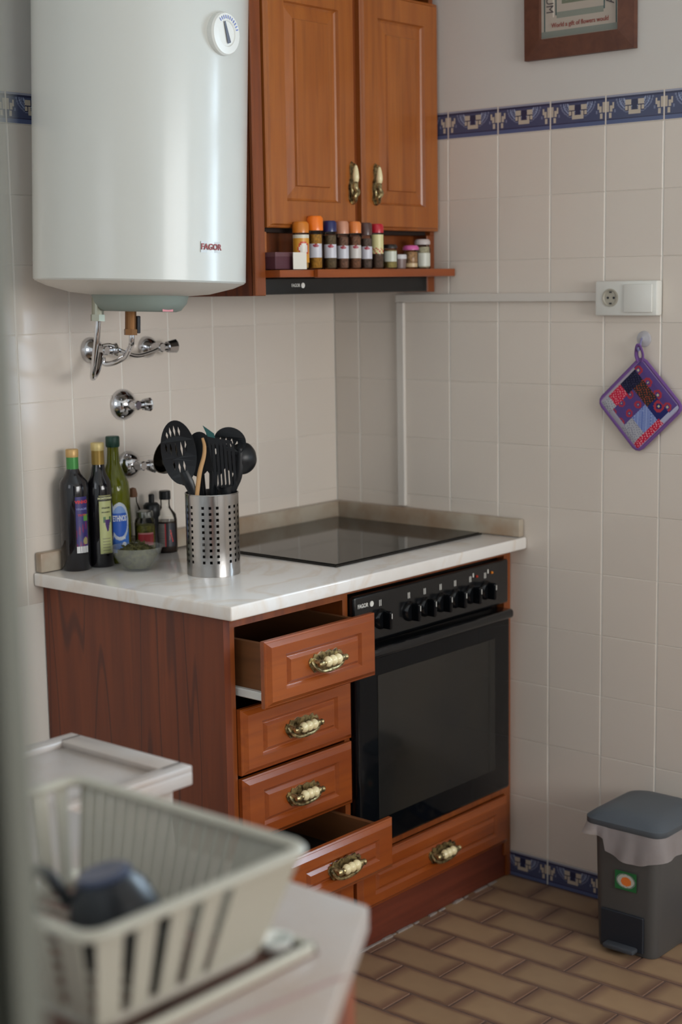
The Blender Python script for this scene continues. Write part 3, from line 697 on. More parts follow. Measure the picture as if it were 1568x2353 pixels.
def sampler(u, v):
    if v < .012: return (150, 144, 134)
    if v < .055: return (128, 134, 126)
    if .03 < u < .055 or .945 < u < .975: return TEAL
    if (.175 < u < .205 or .795 < u < .825) and v > .17: return TEAL
    if .205 <= u <= .795 and .145 < v < .185: return (134, 140, 130)
    if .145 < u < .165 and v > .15: return (214, 206, 194)
    if .26 < u < .74 and .245 < v < .275+.012*math.sin(u*50): return (112, 118, 100)
    if .36 < u < .42 and .27 < v < .75: return (196, 150, 140) if (int(v*60)+int(u*60)) % 3 else (110, 116, 96)
    if (.58 < u < .62 or .66 < u < .70) and .27 < v < .5: return (124, 128, 108)
    return LIN
me = painted(xi1-xi0, FH-2*FT, 60, 90, sampler, x0=xi0, z0=FT, y=-.010); art = obj('embroidery', me, M['print'], pf)
rd = mat('red_thread', (150, 72, 64), .8); gr_ = mat('dark_thread', (84, 78, 80), .8)
text('stitched_words', 'World a gift of flowers would', .0150, rd, pf, ((xi0+xi1)/2, -.0108, FT+.029), sx=.86)
text('stitched_words', 'VERTUM', .028, gr_, pf, (xi0+.023, -.0108, FT+.105), rot=(0, R(90), 0), sx=.9)
text('stitched_words', 'AS', .030, gr_, pf, (xi1-.024, -.0108, FT+.075), rot=(0, R(-90), 0), sx=.9)
b = B(); box(b, xi0, xi1, -.0095, -.004, FT, FH-FT); obj('backing_board', b, M['paper'], pf)

# suction hook and patchwork pot holder
hk = thing('suction_hook', 'clear suction-cup hook stuck on the tiles above the pot holder', 'hook', (-.001, -.955, 1.398))
b = B(); lathe(b, [(.019, 0), (.017, .004), (.008, .008), (.004, .012), (0, .012)], 28, mtx=Matrix.Translation((-.001, -.955, 1.398)) @ RY); obj('suction_cup', b, M['clearplastic'], hk, W=True, smooth=True)
b = B(); tube(b, [(-.010, -.955, 1.402), (-.016, -.955, 1.392), (-.018, -.955, 1.378), (-.026, -.955, 1.372), (-.030, -.955, 1.380)], .0022, 8, 5); obj('hook_wire', b, mat('violet_hook', (120, 116, 160), .3), hk, W=True, smooth=True)
ph = thing('pot_holder', 'square patchwork pot holder with purple binding hanging by its corner', 'pot holder', (-.012, -.953, 1.246))
ph.rotation_euler = (0, 0, R(-90))
def patch(s, t):
    n = math.sin(s*173+t*91)*math.sin(s*61-t*140)
    PUR = (88, 70, 128); FL = (166, 58, 72)
    def floral(base, f=7, col=FL):
        a = (s*f) % 1-.5; c = (t*f) % 1-.5
        r_ = math.hypot(a, c)
        return col if .16 < r_ < .30 else ((196, 190, 150) if r_ < .07 else base)
    if s < .03 or t < .03 or s > .97 or t > .97: return (150, 132, 170)
    if s > .80 and t < .92: return floral(PUR, 4.2)
    if t < .07: return (176, 168, 180)
    if t < .27:
        if s > .46: return (36, 36, 58) if n < .35 else (58, 58, 84)
        if s > .20: return (196, 44, 72) if n < .45 else (216, 140, 150)
        return (176, 176, 184) if n < .5 else (128, 128, 140)
    if t < .56 and s < .58: return floral(PUR, 5.1) if s > .12 else (170, 166, 180)
    if t < .62 and s >= .58: return (150, 70, 50) if n > .35 else (52, 50, 50)
    if t > .86 and s < .62: return (188, 40, 66) if n < .4 else (216, 150, 160)
    if t > .9: return (170, 172, 196)
    if s > .58: return floral((44, 48, 104), 3.4)
    if s > .29: return (92, 112, 178) if int((s+t)*70) % 2 else (150, 164, 206)
    return (170, 170, 178) if n < .4 else (130, 130, 146)
SZ = .158
def puff(u, v): return .006*min(1, 9*min(u, 1-u, v, 1-v))**.5
# s runs up-right, t down-right: turn the square by 45 degrees
def quilt(u, v): 
    cu_, cv_ = min(u, 1-u), min(v, 1-v)
    if cu_+cv_ < .05: return None
    return patch(v, u)
me = painted(SZ, SZ, 60, 60, quilt, x0=-SZ/2, z0=-SZ/2, extra=puff)
me.transform(Matrix.Rotation(R(47), 4, 'Y')); obj('patchwork_front', me, M['cloth'], ph, smooth=True, sharp=0)
b = B(); box(b, -SZ/2+.004, SZ/2-.004, -.0, .010, -SZ/2+.004, SZ/2-.004, bev=.004); bmesh.ops.rotate(b, matrix=Matrix.Rotation(R(47), 3, 'Y'), verts=b.verts); obj('padding', b, M['purple'], ph)
cr = []; hsz = SZ/2
for sx_, sz_ in ((1, 1), (-1, 1), (-1, -1), (1, -1)):
    c_ = .016
    for a in range(0, 91, 30):
        base = {(1, 1): 0, (-1, 1): 90, (-1, -1): 180, (1, -1): 270}[(sx_, sz_)]
        cr.append(Matrix.Rotation(R(47), 3, 'Y') @ Vector((sx_*(hsz-c_)+c_*math.cos(R(base+a)), 0, sz_*(hsz-c_)+c_*math.sin(R(base+a)))))
cr.append(cr[0]); b = B(); tube(b, cr, .0045, 8, 1); obj('binding', b, M['purple'], ph, smooth=True)
b = B(); tube(b, [(-.004, -.002, .100), (-.009, -.004, .116), (-.002, -.012, .138), (.004, -.010, .136), (.008, -.004, .116), (.004, -.002, .100)], .003, 8, 5, flat=1.6); obj('hanging_loop', b, M['purple'], ph, smooth=True)

# ================================================================== ON THE WORKTOP
ZT = .9003
def bottle(name, label, cat, x, y, prof, m, cap_prof, cap_m, group=None, n=32, z=ZT):
    t = thing(name, label, cat, (x, y, z), 0, group)
    b = B(); lathe(b, prof, n); obj('bottle_body', b, m, t, smooth=True, sharp=50)
    if cap_prof: b = B(); lathe(b, cap_prof, n); obj('cap', b, cap_m, t, smooth=True, sharp=40)
    return t
VA = R(42-90)        # direction from which the camera looks, measured from -y towards -x: labels face it
def lab(t, w, h, nx, ny, fn, r, z0, ang, name='label'):
    me = painted(w, h, nx, ny, fn, bendr=r, a0=R(ang), z0=z0); return obj(name, me, M['print'], t)
# 1 dark wine vinegar, purple label
darkglass = mat('dark_glass', (18, 17, 22), .08, coat=.5)
p1 = [(0, 0), (.031, 0), (.034, .004), (.034, .190), (.032, .202), (.018, .220), (.0135, .232), (.0125, .240)]
t = bottle('vinegar_bottle', 'tall dark bottle with green neck and purple label, leftmost on the worktop', 'bottle', -.966, -.045, p1, darkglass, [(.0140, .258), (.0145, .262), (.0145, .274), (.013, .276), (0, .276)], mat('gold_cap', (196, 160, 104), .4, .3), 'bottles at the back of the worktop')
b = B(); lathe(b, [(.0133, .212), (.0138, .222), (.0138, .259), (.0, .260)], 24); obj('neck_sleeve', b, mat('green_foil', (70, 138, 72), .35, .2), t, smooth=True)
def l1(u, v):
    if v < .12: return (206, 206, 206) if int(u*22) % 3 or u < .2 else (40, 40, 60)
    n = math.sin(u*9+v*14)*math.cos(u*13-v*9)
    if .55 < u < .95 and .14 < v < .28 and math.hypot((u-.74)*1.0, (v-.21)*3) < .2: return (146, 140, 96)
    if .62 < u < 1 and .56 < v < .68: return (84, 140, 60)
    if v < .56 and n > .25: return (104, 34, 84)
    return (48, 42, 104)
lab(t, .030, .128, 26, 60, l1, .0344, .042, -10)
red = mat('label_red', (206, 60, 62), .5); blu = mat('label_blueprint', (150, 156, 206), .5); ink = mat('label_ink', (34, 34, 44), .5); whi = mat('label_white', (232, 234, 238), .5)
text('label_lettering', 'VINHO', .0100, red, t, (R(-10), 0, .158), bendr=.0348, bold=.0003); text('label_lettering', 'VINAGRE', .0066, blu, t, (R(-10), 0, .142), bendr=.0348); text('label_lettering', 'TINTO', .0070, red, t, (R(-10), 0, .128), bendr=.0348)
# 2 dark vinegar, olive label with grapes
p2 = [(0, 0), (.028, 0), (.030, .004), (.030, .180), (.028, .196), (.019, .214), (.0145, .232), (.0135, .245)]
t = bottle('vinegar_bottle', 'dark bottle with gold neck and pale green label showing grapes', 'bottle', -.902, -.058, p2, darkglass, [(.0150, .268), (.0155, .271), (.0155, .284), (.014, .286), (0, .286)], mat('pale_gold_cap', (206, 186, 128), .4, .3), 'bottles at the back of the worktop')
b = B(); lathe(b, [(.0150, .236), (.0148, .245), (.0145, .268), (0, .269)], 24); obj('neck_sleeve', b, mat('gold_foil', (150, 122, 60), .4, .4), t, smooth=True)
def l2(u, v):
    if v > .90: return (150, 148, 100) if v > .985 else (58, 58, 48)
    d = math.hypot((u-.58)*.75, (v-.46)*2.2)
    if .38 < v < .58 and abs(u-.60) < .20*(v-.36)/.2+.03: return (72, 44, 104) if (int(u*30)+int(v*70)) % 3 else (52, 32, 84)
    if .54 < v < .64 and (.26 < u < .46 or .74 < u < .92): return (64, 104, 60)
    if v < .3 and (int(v*60) % 3 == 0) and .2 < u < .8: return (134, 134, 100)
    return (172, 176, 122)
lab(t, .032, .135, 26, 60, l2, .0304, .032, -13)
text('label_lettering', 'MONTEVERO', .0062, mat('label_pale', (206, 206, 160), .5), t, (R(-13), 0, .160), bendr=.0308, bold=.0002); text('label_lettering', 'VINAGRE', .0052, ink, t, (R(-13), 0, .138), bendr=.0308)
text('label_lettering', 'BALSAMICO', .0040, ink, t, (R(-13), 0, .128), bendr=.0308)
# 3 olive oil
oil = mat('green_oil_glass', (118, 124, 22), .07, coat=.5, trans=.45, ior=1.3)
p3 = [(0, 0), (.033, 0), (.036, .004), (.036, .170), (.034, .188), (.022, .214), (.0155, .232), (.0135, .262), (.0135, .274)]
t = bottle('olive_oil_bottle', 'green olive oil bottle with dark green cap and blue oval label', 'bottle', -.845, -.045, p3, oil, [(.0155, .270), (.0165, .274), (.0165, .292), (.015, .295), (0, .295)], mat('dark_green_cap', (22, 62, 50), .4), 'bottles at the back of the worktop')
def l3(u, v):
    x = (u-.5)*1.0; z = (v-.62)*1.75; d = math.hypot(x/.50, z/.66)
    if v > .62 and d > 1: return None
    if d < .82: return (36, 92, 190) if z < .30 else (128, 160, 214)
    if d < 1: return (196, 204, 216)
    if v > .55: return None if abs(x) > .48 else (60, 112, 204)
    return (66, 122, 210) if u > .25 else (48, 98, 186)
lab(t, .048, .118, 40, 70, l3, .0364, .026, -24)
text('label_lettering', 'ETHNOS', .0185, whi, t, (R(-24), 0, .106), bendr=.0368, sx=.46, bold=.0004); text('label_lettering', 'VIRGEM', .0090, whi, t, (R(-24), 0, .060), bendr=.0368, sx=.8, bold=.0002)
b = B(); lathe(b, [(0, 0), (.005, 0), (.005, .0006), (0, .0006)], 14); bmesh.ops.transform(b, matrix=Matrix.Rotation(R(-10), 4, 'Z') @ Matrix.Translation((0, -.0366, .046)) @ Matrix.Rotation(R(90), 4, 'X'), verts=b.verts); obj('label_seal', b, whi, t)
# 4 jar of capers
jg = M['glass']
t = thing('caper_jar', 'small glass jar of green capers with grey lid and red label', 'jar', (-.774, -.068, ZT))
b = B(); lathe(b, [(0, 0), (.022, 0), (.024, .003), (.0245, .085), (.022, .094), (.018, .100)], 28); obj('jar_glass', b, jg, t, smooth=True, sharp=50)
b = B(); lathe(b, [(0, .003), (.0215, .003), (.0225, .010), (.0225, .080), (0, .082)], 24); obj('contents', b, mat('capers', (128, 122, 40), .6, c2=(70, 66, 20), nscale=110), t, smooth=True)
b = B(); lathe(b, [(.019, .098), (.020, .100), (.020, .112), (.018, .114), (0, .114)], 24); obj('lid', b, mat('silver_lid', (176, 180, 178), .25, .9), t, smooth=True)
lab(t, .040, .030, 8, 8, lambda u, v: (158, 42, 50) if .12 < v < .88 else (190, 120, 120), .0249, .034, -38)
# 5 square-ish sauce bottle
t = thing('sauce_bottle', 'clear half-empty bottle of dark sauce with black cap and grey-red label', 'bottle', (-.682, -.040, ZT))
bp_ = [(0, 0), (.026, 0), (.0275, .003), (.0275, .078), (.025, .092), (.014, .106), (.0115, .114), (.0115, .130)]
b = B(); lathe(b, bp_, 28); obj('bottle_glass', b, jg, t, smooth=True, sharp=50)
b = B(); lathe(b, [(0, .003), (.025, .003), (.0262, .008), (.0262, .076), (0, .077)], 24); obj('contents', b, mat('dark_sauce', (38, 22, 14), .3), t, smooth=True)
b = B(); lathe(b, [(.0135, .128), (.0140, .130), (.0140, .147), (.0125, .149), (0, .149)], 24); obj('cap', b, M['nylon'], t, smooth=True)
def l5(u, v):
    if .42 < u < .47: return (176, 28, 34)
    if u < .42: return (112, 108, 106) if (int(v*34) % 2) else (132, 128, 124)
    if abs((u-.74)-(.5-v)*.22) < .018 and .2 < v < .72: return (214, 52, 48)
    if abs((u-.68)+(.5-v)*.18) < .010 and .3 < v < .7: return (160, 44, 44)
    return (38, 38, 46)
lab(t, .052, .056, 40, 30, l5, .0280, .016, -40)
# 6 mill and cruet behind
t = thing('pepper_mill', 'small black grinder standing behind the caper jar', 'grinder', (-.722, -.036, ZT))
b = B(); lathe(b, [(0, 0), (.017, 0), (.018, .003), (.014, .05), (.016, .088), (.020, .095), (.020, .118), (.014, .124), (0, .125)], 24); obj('grinder_body', b, M['nylon'], t, smooth=True, sharp=50)
b = B(); lathe(b, [(.007, .124), (.007, .143), (.005, .145), (0, .145)], 16); obj('grinder_knob', b, M['nylon'], t, smooth=True)
t = thing('glass_cruet', 'slim clear cruet with a brown stopper behind the caper jar', 'cruet', (-.772, -.0265, ZT))
b = B(); lathe(b, [(0, 0), (.020, 0), (.0215, .004), (.0215, .088), (.018, .11), (.010, .13), (.009, .145)], 24); obj('cruet_glass', b, jg, t, smooth=True, sharp=50)
b = B(); lathe(b, [(.0105, .143), (.0112, .150), (.008, .163), (0, .166)], 16); obj('stopper', b, mat('brown_stopper', (122, 84, 58), .5), t, smooth=True)
# bowl of herbs
t = thing('herb_bowl', 'cloudy clear bowl heaped with dried green herbs in front of the bottles', 'bowl', (-.886, -.163, ZT))
b = B(); lathe(b, [(0, 0), (.030, 0), (.034, .002), (.050, .030), (.0595, .052), (.0605, .054), (.0585, .054), (.048, .030), (.032, .005), (0, .004)], 36, cap=False); obj('bowl_shell', b, M['bowlplastic'], t, smooth=True, sharp=60)
b = B(); lathe(b, [(0, .006), (.030, .0065), (.044, .030), (.048, .036), (.036, .048), (.02, .058), (0, .062)], 28)
for v in b.verts:
    v.co += Vector((random.uniform(-1, 1), random.uniform(-1, 1), random.uniform(-1, 1)))*(.0015 if v.co.z > .034 else 0)
hm = obj('herb_heap', b, M['herbs'], t)
b = B()
for k in range(150):
    a = random.uniform(0, 6.28); r_ = .042*random.random()**.5; zz = .062-(r_/.046)**1.6*.026
    p = Vector((r_*math.cos(a), r_*math.sin(a), zz)); d = Vector((random.uniform(-1, 1), random.uniform(-1, 1), random.uniform(.2, 1.6))).normalized()*random.uniform(.006, .013)
    s = d.orthogonal().normalized()*.0016; vs = [b.verts.new(q) for q in (p-s, p+s, p+d*.7+s*1.3, p+d, p+d*.7-s*1.3)]; b.faces.new(vs)
obj('herb_sprigs', b, M['herbs'], t, kind='stuff')

# ------------------------------------------------------------------ utensil holder with its utensils
UH = (-.813, -.336, ZT); UR = -YAW+R(0)      # local x = to the right in the picture, y = away
HR_ = .0595; HH = .182
t = thing('utensil_holder', 'perforated brushed steel cylinder full of kitchen utensils on the worktop', 'holder', UH, -YAW)
angs = []; holes = set()
for g in range(6):
    for c in (-15.6, 0, 15.6):
        a = 60*g+c+270; angs += [a-2.9, a+2.9]
angs = sorted(x % 360 for x in angs)
full = []
for i, a in enumerate(angs):
    nx_ = angs[(i+1) % len(angs)]+(360 if i == len(angs)-1 else 0); full.append((a, nx_, i))
isopen = {}
cells = []
for a, nx_, i in full:
    wdt = nx_-a; hole = abs(wdt-5.8) < .05; n = 1 if wdt < 12 else 4
    for k in range(n): cells.append((a+wdt*k/n, a+wdt*(k+1)/n, hole))
zs = [0, .004]; rows = []
zz = .030
for k in range(10): zs += [zz, zz+.0062]; rows.append(zz); zz += .0135
zs += [HH-.003, HH]
b = B()
def ringv(r): return [[b.verts.new((r*math.cos(R(c[0])), r*math.sin(R(c[0])), z)) for c in cells] for z in zs]
vo = ringv(HR_); n = len(cells)
for j in range(len(zs)-1):
    for i in range(n):
        if cells[i][2] and zs[j] in rows: continue
        b.faces.new((vo[j][i], vo[j][(i+1) % n], vo[j+1][(i+1) % n], vo[j+1][i]))
vi = [[b.verts.new((v.co.x*.978, v.co.y*.978, v.co.z)) for v in rg_] for rg_ in vo]
for j in range(len(zs)-1):
    for i in range(n):
        if cells[i][2] and zs[j] in rows: continue
        b.faces.new((vi[j][(i+1) % n], vi[j][i], vi[j+1][i], vi[j+1][(i+1) % n]))
b.faces.new([b.verts.new(v.co+Vector((0, 0, .0001))) for v in vo[0][::-1]])
me = bpy.data.meshes.new('holder_cylinder'); b.to_mesh(me); b.free()
hol = obj('holder_cylinder', me, M['steel'], t, smooth=True)
b = B(); tube(b, [(HR_*math.cos(R(a)), HR_*math.sin(R(a)), HH) for a in range(0, 361, 12)], .0012, 6, 1); obj('rolled_rim', b, M['steel'], t, smooth=True)

def utensil(name, label, handle, rad, hm, heads, off=(0, 0)):
    """handle: points in the holder's frame; heads: list of (part, mesh/bmesh, material)"""
    u = thing(name, label, 'utensil', (UH[0], UH[1], ZT+.004), -YAW, 'utensils in the steel holder')
    b = B(); tube(b, handle, rad, 10, 5, flat=.6, up=(0, 1, 0)); obj('handle', b, hm, u, smooth=True)
    for nm, me, m in heads: obj(nm, me, m, u, smooth=not isinstance(me, bpy.types.Mesh))
    return u
def mv(me, x, y, z, ry=0, rx=0, cup=0, cr=.04):
    if cup:
        for v in me.vertices: v.co.y += cup*((v.co.x**2+v.co.z**2)/cr**2)*-1
    me.transform(Matrix.Translation((x, y, z)) @ Matrix.Rotation(R(ry), 4, 'Y') @ Matrix.Rotation(R(rx), 4, 'X')); return me
def diamond(x, z, w, h): return [(x-w/2, z), (x, z-h/2), (x+w/2, z), (x, z+h/2)]
# large slotted spoon, front left
sl = [diamond(x, z, .0050, h) for x, z, h in ((-.020, .040, .016), (-.012, .046, .024), (-.003, .048, .026), (.007, .046, .022), (-.026, .012, .022), (-.016, .008, .030), (-.005, .004, .034), (.007, .006, .034), (.017, .010, .028), (-.014, -.028, .024), (-.003, -.034, .026), (.008, -.032, .024))]
me = mv(plate2d(ell(0, 0, .0385, .072, 36), sl, .0026), -.066, -.040, .274, -6, 6, .006, .06)
utensil('slotted_spoon', 'largest black slotted spoon, leftmost tall one in the holder', [(.012, .02, .004), (-.012, -.015, .10), (-.034, -.036, .172), (-.046, -.040, .205), (-.056, -.040, .230)], [.005, .006, .009, .012, .010], M['nylon'], [('spoon_head', me, M['nylon'])])
# steel ladle seen from the side, far left
b = B(); lathe(b, [(.0, -.020), (.014, -.018), (.026, -.010), (.032, .004), (.034, .016), (.032, .016), (.029, .004), (.022, -.008), (.012, -.015), (0, -.0165)], 28, cap=False, mtx=Matrix.Translation((-.094, .020, .254)) @ Vector((-.5, -.75, .40)).to_track_quat('Z', 'Y').to_matrix().to_4x4() @ Matrix.Diagonal((.95, 1.2, 1, 1)))
utensil('steel_ladle', 'shiny steel ladle leaning out at the far left of the holder', [(-.004, .03, .004), (-.045, .022, .17), (-.068, .016, .200), (-.090, .012, .222)], .0045, M['darksteel'], [('ladle_bowl', b, M['darksteel'])])
# plain black spoon behind
me = mv(plate2d(ell(0, 0, .031, .050, 32), (), .003), -.028, .018, .262, 4, -4, .005, .05)
utensil('serving_spoon', 'plain black serving spoon behind the slotted spoon', [(-.010, .03, .004), (-.02, .02, .15), (-.026, .018, .22)], [.006, .008, .010], M['nylon'], [('spoon_head', me, M['nylon'])])
# wooden spoon handle
b = B(); tube(b, [(-.031, -.040, .165), (-.022, -.042, .225), (-.012, -.036, .262), (-.010, -.034, .285), (-.014, -.034, .303)], [.0050, .0050, .0045, .0040, .0028], 10, 5)
utensil('wooden_spatula', 'slim pale wooden utensil rising in the middle of the holder', [(-.030, -.030, .004), (-.031, -.036, .09), (-.031, -.040, .168)], .0050, M['spoonwood'], [('spatula_tip', b, M['spoonwood'])])
# small slotted server with square holes in the middle
me = mv(plate2d([(-.022, -.03), (-.012, -.044), (.012, -.044), (.022, -.03), (.024, .020), (.004, .036), (-.020, .016)], [diamond(-.008, .018, .011, .017), diamond(.002, .008, .008, .014)], .0026), .010, -.005, .262, 0, 3)
utensil('small_server', 'black server with diamond holes standing between wooden and slotted tools', [(.004, .01, .004), (.002, -.003, .12), (.006, -.005, .225)], [.006, .0085, .010], M['nylon'], [('server_head', me, M['nylon'])])
# slotted turner, front
tines = []
for k in range(6):
    x = -.024+k*.0085; tines.append([(x, .035), (x+.0026, .030), (x+.006, -.055), (x+.0035, -.062)])
me = mv(plate2d([(-.034, .062), (-.012, .046), (.022, .040), (.028, .02), (.030, -.06), (.024, -.072), (-.010, -.072), (-.016, -.06), (-.024, .0)], tines, .0024), .028, -.034, .256, 0, 4)
mt = mv(plate2d([(-.040, .074), (-.030, .050), (-.014, .046), (-.016, .056)], (), .003), .028, -.036, .257, 0, 4)
utensil('slotted_turner', 'black slotted turner with a teal corner at the front right', [(.020, .015, .004), (.030, -.024, .12), (.034, -.032, .182), (.034, -.034, .196)], [.006, .009, .012, .016], M['nylon'], [('turner_blade', me, M['nylon']), ('teal_corner', mt, M['tealtip'])])
# strainer spoon, rear right
hl = [diamond(-.022+k*.0125, -.004-(k > 2)*.004*(k-2), .008, .020) for k in range(5)]
me = mv(plate2d(ell(0, 0, .036, .031, 32, -12), hl, .0026), .044, .004, .292, 8, 5, .004, .03)
utensil('straining_spoon', 'round black straining spoon with diamond holes, topmost at the right', [(.030, .02, .004), (.044, .012, .15), (.047, .010, .184), (.060, .006, .22), (.064, .004, .275)], [.006, .008, .011, .008], M['nylon'], [('spoon_head', me, M['nylon'])])
# black ladle, far right
b = B(); lathe(b, [(0, -.028), (.016, -.026), (.030, -.016), (.038, .0), (.040, .012), (.0385, .012), (.036, .0), (.028, -.014), (.014, -.023), (0, -.025)], 28, cap=False, mtx=Matrix.Translation((.068, .030, .246)) @ Vector((-.55, .80, .35)).to_track_quat('Z', 'Y').to_matrix().to_4x4() @ Matrix.Scale(.95, 4))
utensil('black_ladle', 'black nylon soup ladle bulging out at the far right of the holder', [(.018, .035, .004), (.042, .026, .17), (.048, .024, .19), (.062, .020, .214)], [.006, .006, .007, .006], M['nylon'], [('ladle_bowl', b, M['nylon'])])

# ================================================================== SPICES ON THE HOOD SHELF
SZH = 1.5705
GRP = 'spice jars on the hood shelf'
def spice(x, y, r, h, capc, cont, lcol, label, caph=.026, capr=None, lw=.034, lz=(.30, .66), flip=False, mark=True, capm=None):
    t = thing('spice_jar', label, 'jar', (x, y, SZH), 0, GRP); hb_ = h-caph; capr = capr or r*1.0
    b = B(); lathe(b, [(0, 0), (r*.94, 0), (r, .002), (r, hb_-.010), (r*.85, hb_-.002), (r*.85, hb_)], 24); obj('jar_glass', b, M['glass'], t, smooth=True, sharp=50)
    b = B(); lathe(b, [(0, .003), (r*.86, .003), (r*.88, .006), (r*.88, hb_*.90), (0, hb_*.91)], 20); obj('contents', b, mat('spice', cont, .8, c2=tuple(int(v*.7) for v in cont), nscale=200), t, smooth=True)
    b = B(); lathe(b, [(capr, hb_), (capr, h-.006), (capr*.8, h-.001), (0, h)], 24); obj('cap', b, capm or mat('cap_plastic', capc, .3, coat=.3), t, smooth=True, sharp=40)
    def lf(u, v):
        if callable(lcol): return lcol(u, v)
        if mark and v > .72 and .30 < u < .74: return (150, 36, 56) if math.hypot((u-.52)*3, (v-.86)*5) < .62 else lcol
        return lcol
    me = painted(lw, hb_*(lz[1]-lz[0]), 16, 16, lf, bendr=r+.0004, a0=R(-44), z0=hb_*lz[0]); obj('label', me, M['print'], t)
    return t
WH = (200, 200, 210)
def ylab(u, v):
    if v > .9: return (214, 208, 190)
    if math.hypot((u-.62)*1.2, (v-.5)*1.3) < .26: return (220, 214, 204)
    if math.hypot((u-.62)*1.2, (v-.5)*1.3) < .34: return (200, 70, 40)
    return (212, 150, 50)
def flab(u, v): return (214, 206, 150) if v > .3 or (int(u*9)+int(v*12)) % 3 else (190, 60, 50)
spice(-.548, -.378, .0190, .108, (208, 122, 36), (200, 150, 70), ylab, 'spice jar with dull orange cap and yellow-red label, behind the white card', lz=(.18, .95), lw=.05)
spice(-.497, -.376, .0180, .122, (244, 122, 20), (186, 130, 40), WH, 'tallest spice jar with bright orange domed cap and mustard powder', caph=.034, capr=.0195)
spice(-.447, -.378, .0165, .112, (32, 38, 92), (108, 88, 60), WH, 'spice jar with navy blue cap, white label and brown spice')
spice(-.402, -.378, .0155, .112, (200, 140, 112), (128, 90, 70), WH, 'spice jar with salmon pink cap and white label', caph=.030)
spice(-.357, -.378, .0160, .112, (222, 128, 62), (138, 92, 66), (206, 200, 196), 'slim spice jar with light orange cap between pink and brown caps', caph=.028)
spice(-.315, -.378, .0150, .110, (84, 60, 56), (104, 84, 74), WH, 'spice jar with dark brown cap and white label', caph=.030)
spice(-.273, -.378, .0160, .108, (186, 30, 48), (100, 76, 62), flab, 'spice jar with red cap and pale yellow label', caph=.022, lz=(.42, .95), mark=False)
spice(-.219, -.374, .0185, .060, (40, 36, 34), (168, 150, 90), (200, 204, 190), 'squat clear jar with dark lid right of the red-capped jar', caph=.010, lz=(.35, .85), mark=False)
spice(-.137, -.374, .0190, .058, (206, 96, 160), (176, 134, 92), (196, 170, 130), 'squat jar with pink lid near the right end', caph=.012, capr=.0205, lz=(.1, .3), mark=False)
spice(-.078, -.365, .0200, .074, (196, 186, 184), (190, 180, 150), (206, 208, 196), 'pale glass jar with greyish lid, last at the right end', caph=.014, lz=(.1, .65), lw=.045, mark=False)
t = thing('tea_box', 'low dark maroon box at the left end of the hood shelf', 'box', (-.600, -.350, SZH))
b = B(); box(b, -.034, .034, -.028, .028, 0, .036, bev=.002); obj('box_body', b, mat('maroon_card', (86, 48, 58), .6), t)
b = B(); box(b, -.0345, .0345, -.0285, .0285, .028, .0385, bev=.001); obj('box_lid', b, mat('maroon_lid', (104, 70, 76), .5), t)
t = thing('price_card', 'small blank white card standing on edge in front of the first jar', 'card', (-.572, -.3955, SZH))
b = B(); box(b, -.018, .018, -.0012, .0012, 0, .038, bev=.0004, seg=1); bmesh.ops.rotate(b, matrix=Matrix.Rotation(R(-16), 3, 'Z'), verts=b.verts); obj('card_sheet', b, M['paper'], t)
t = thing('small_tub', 'tiny clear tub with white band between the squat jars', 'tub', (-.179, -.372, SZH))
b = B(); lathe(b, [(0, 0), (.013, 0), (.015, .002), (.0165, .022), (.0165, .024)], 20); obj('tub_body', b, mat('tub_plastic', (150, 128, 124), .3, trans=.3), t, smooth=True)
b = B(); lathe(b, [(.0175, .024), (.0175, .033), (.016, .035), (0, .035)], 20); obj('tub_lid', b, mat('tub_lid', (206, 204, 208), .4), t, smooth=True)

# ================================================================== PEDAL BIN
bn = thing('pedal_bin', 'grey plastic pedal bin with green sticker by the tiled wall', 'bin', (-.135, -1.06, 0))
def frustum(bm, x0, x1, y0, y1, z0, z1, sh, r, n=5):
    """rounded-rectangle body, smaller by sh at the bottom"""
    def ring(ins, z, rad):
        vs = []
        for cx_, cy_, a0 in ((x1-ins-rad, y1-ins-rad, 0), (x0+ins+rad, y1-ins-rad, 90), (x0+ins+rad, y0+ins+rad, 180), (x1-ins-rad, y0+ins+rad, 270)):
            for k in range(n+1):
                a = R(a0+90*k/n); vs.append(bm.verts.new((cx_+rad*math.cos(a), cy_+rad*math.sin(a), z)))
        return vs
    return ring
def loft(bm, rings, captop=True, capbot=True):
    for a, c in zip(rings, rings[1:]):
        for k in range(len(a)): bm.faces.new((a[k], a[(k+1) % len(a)], c[(k+1) % len(a)], c[k]))
    if capbot: bm.faces.new(rings[0][::-1])
    if captop: bm.faces.new(rings[-1])
b = B(); rg = frustum(b, -.238, -.035, -1.140, -.972, 0, 0, 0, 0)
loft(b, [rg(.008, .001, .022), rg(.006, .01, .022), rg(0, .285, .024), rg(0, .296, .024)]); obj('bin_body', b, M['binbody'], bn, W=True, smooth=True, sharp=30)
b = B(); rg = frustum(b, -.254, -.022, -1.160, -.952, 0, 0, 0, 0)
loft(b, [rg(.004, .296, .030), rg(0, .300, .032), rg(0, .312, .032), rg(.006, .317, .030), rg(.012, .322, .034), rg(.030, .331, .04), rg(.060, .334, .035)]); obj('lid', b, M['greyplastic'], bn, W=True, smooth=True, sharp=50)
b = B(); box(b, -.2405, -.2330, -1.108, -.996, .012, .098, bev=.002, seg=1); rc = obj('pedal_recess', b, M['darkplastic'], bn, W=True)
b = B(); box(b, -.262, -.236, -1.094, -1.014, .012, .024, bev=.004); obj('pedal', b, mat('pedal_plastic', (66, 70, 76), .5), bn, W=True, smooth=True)
def stk(u, v):
    d = math.hypot((u-.5)/.45, (v-.5)/.40)
    if math.hypot((u-.52)/.24, (v-.47)/.24) < 1: return (226, 120, 50)
    if d < .86: return (186, 186, 176)
    if d < 1: return (110, 130, 120)
    return (32, 104, 56)
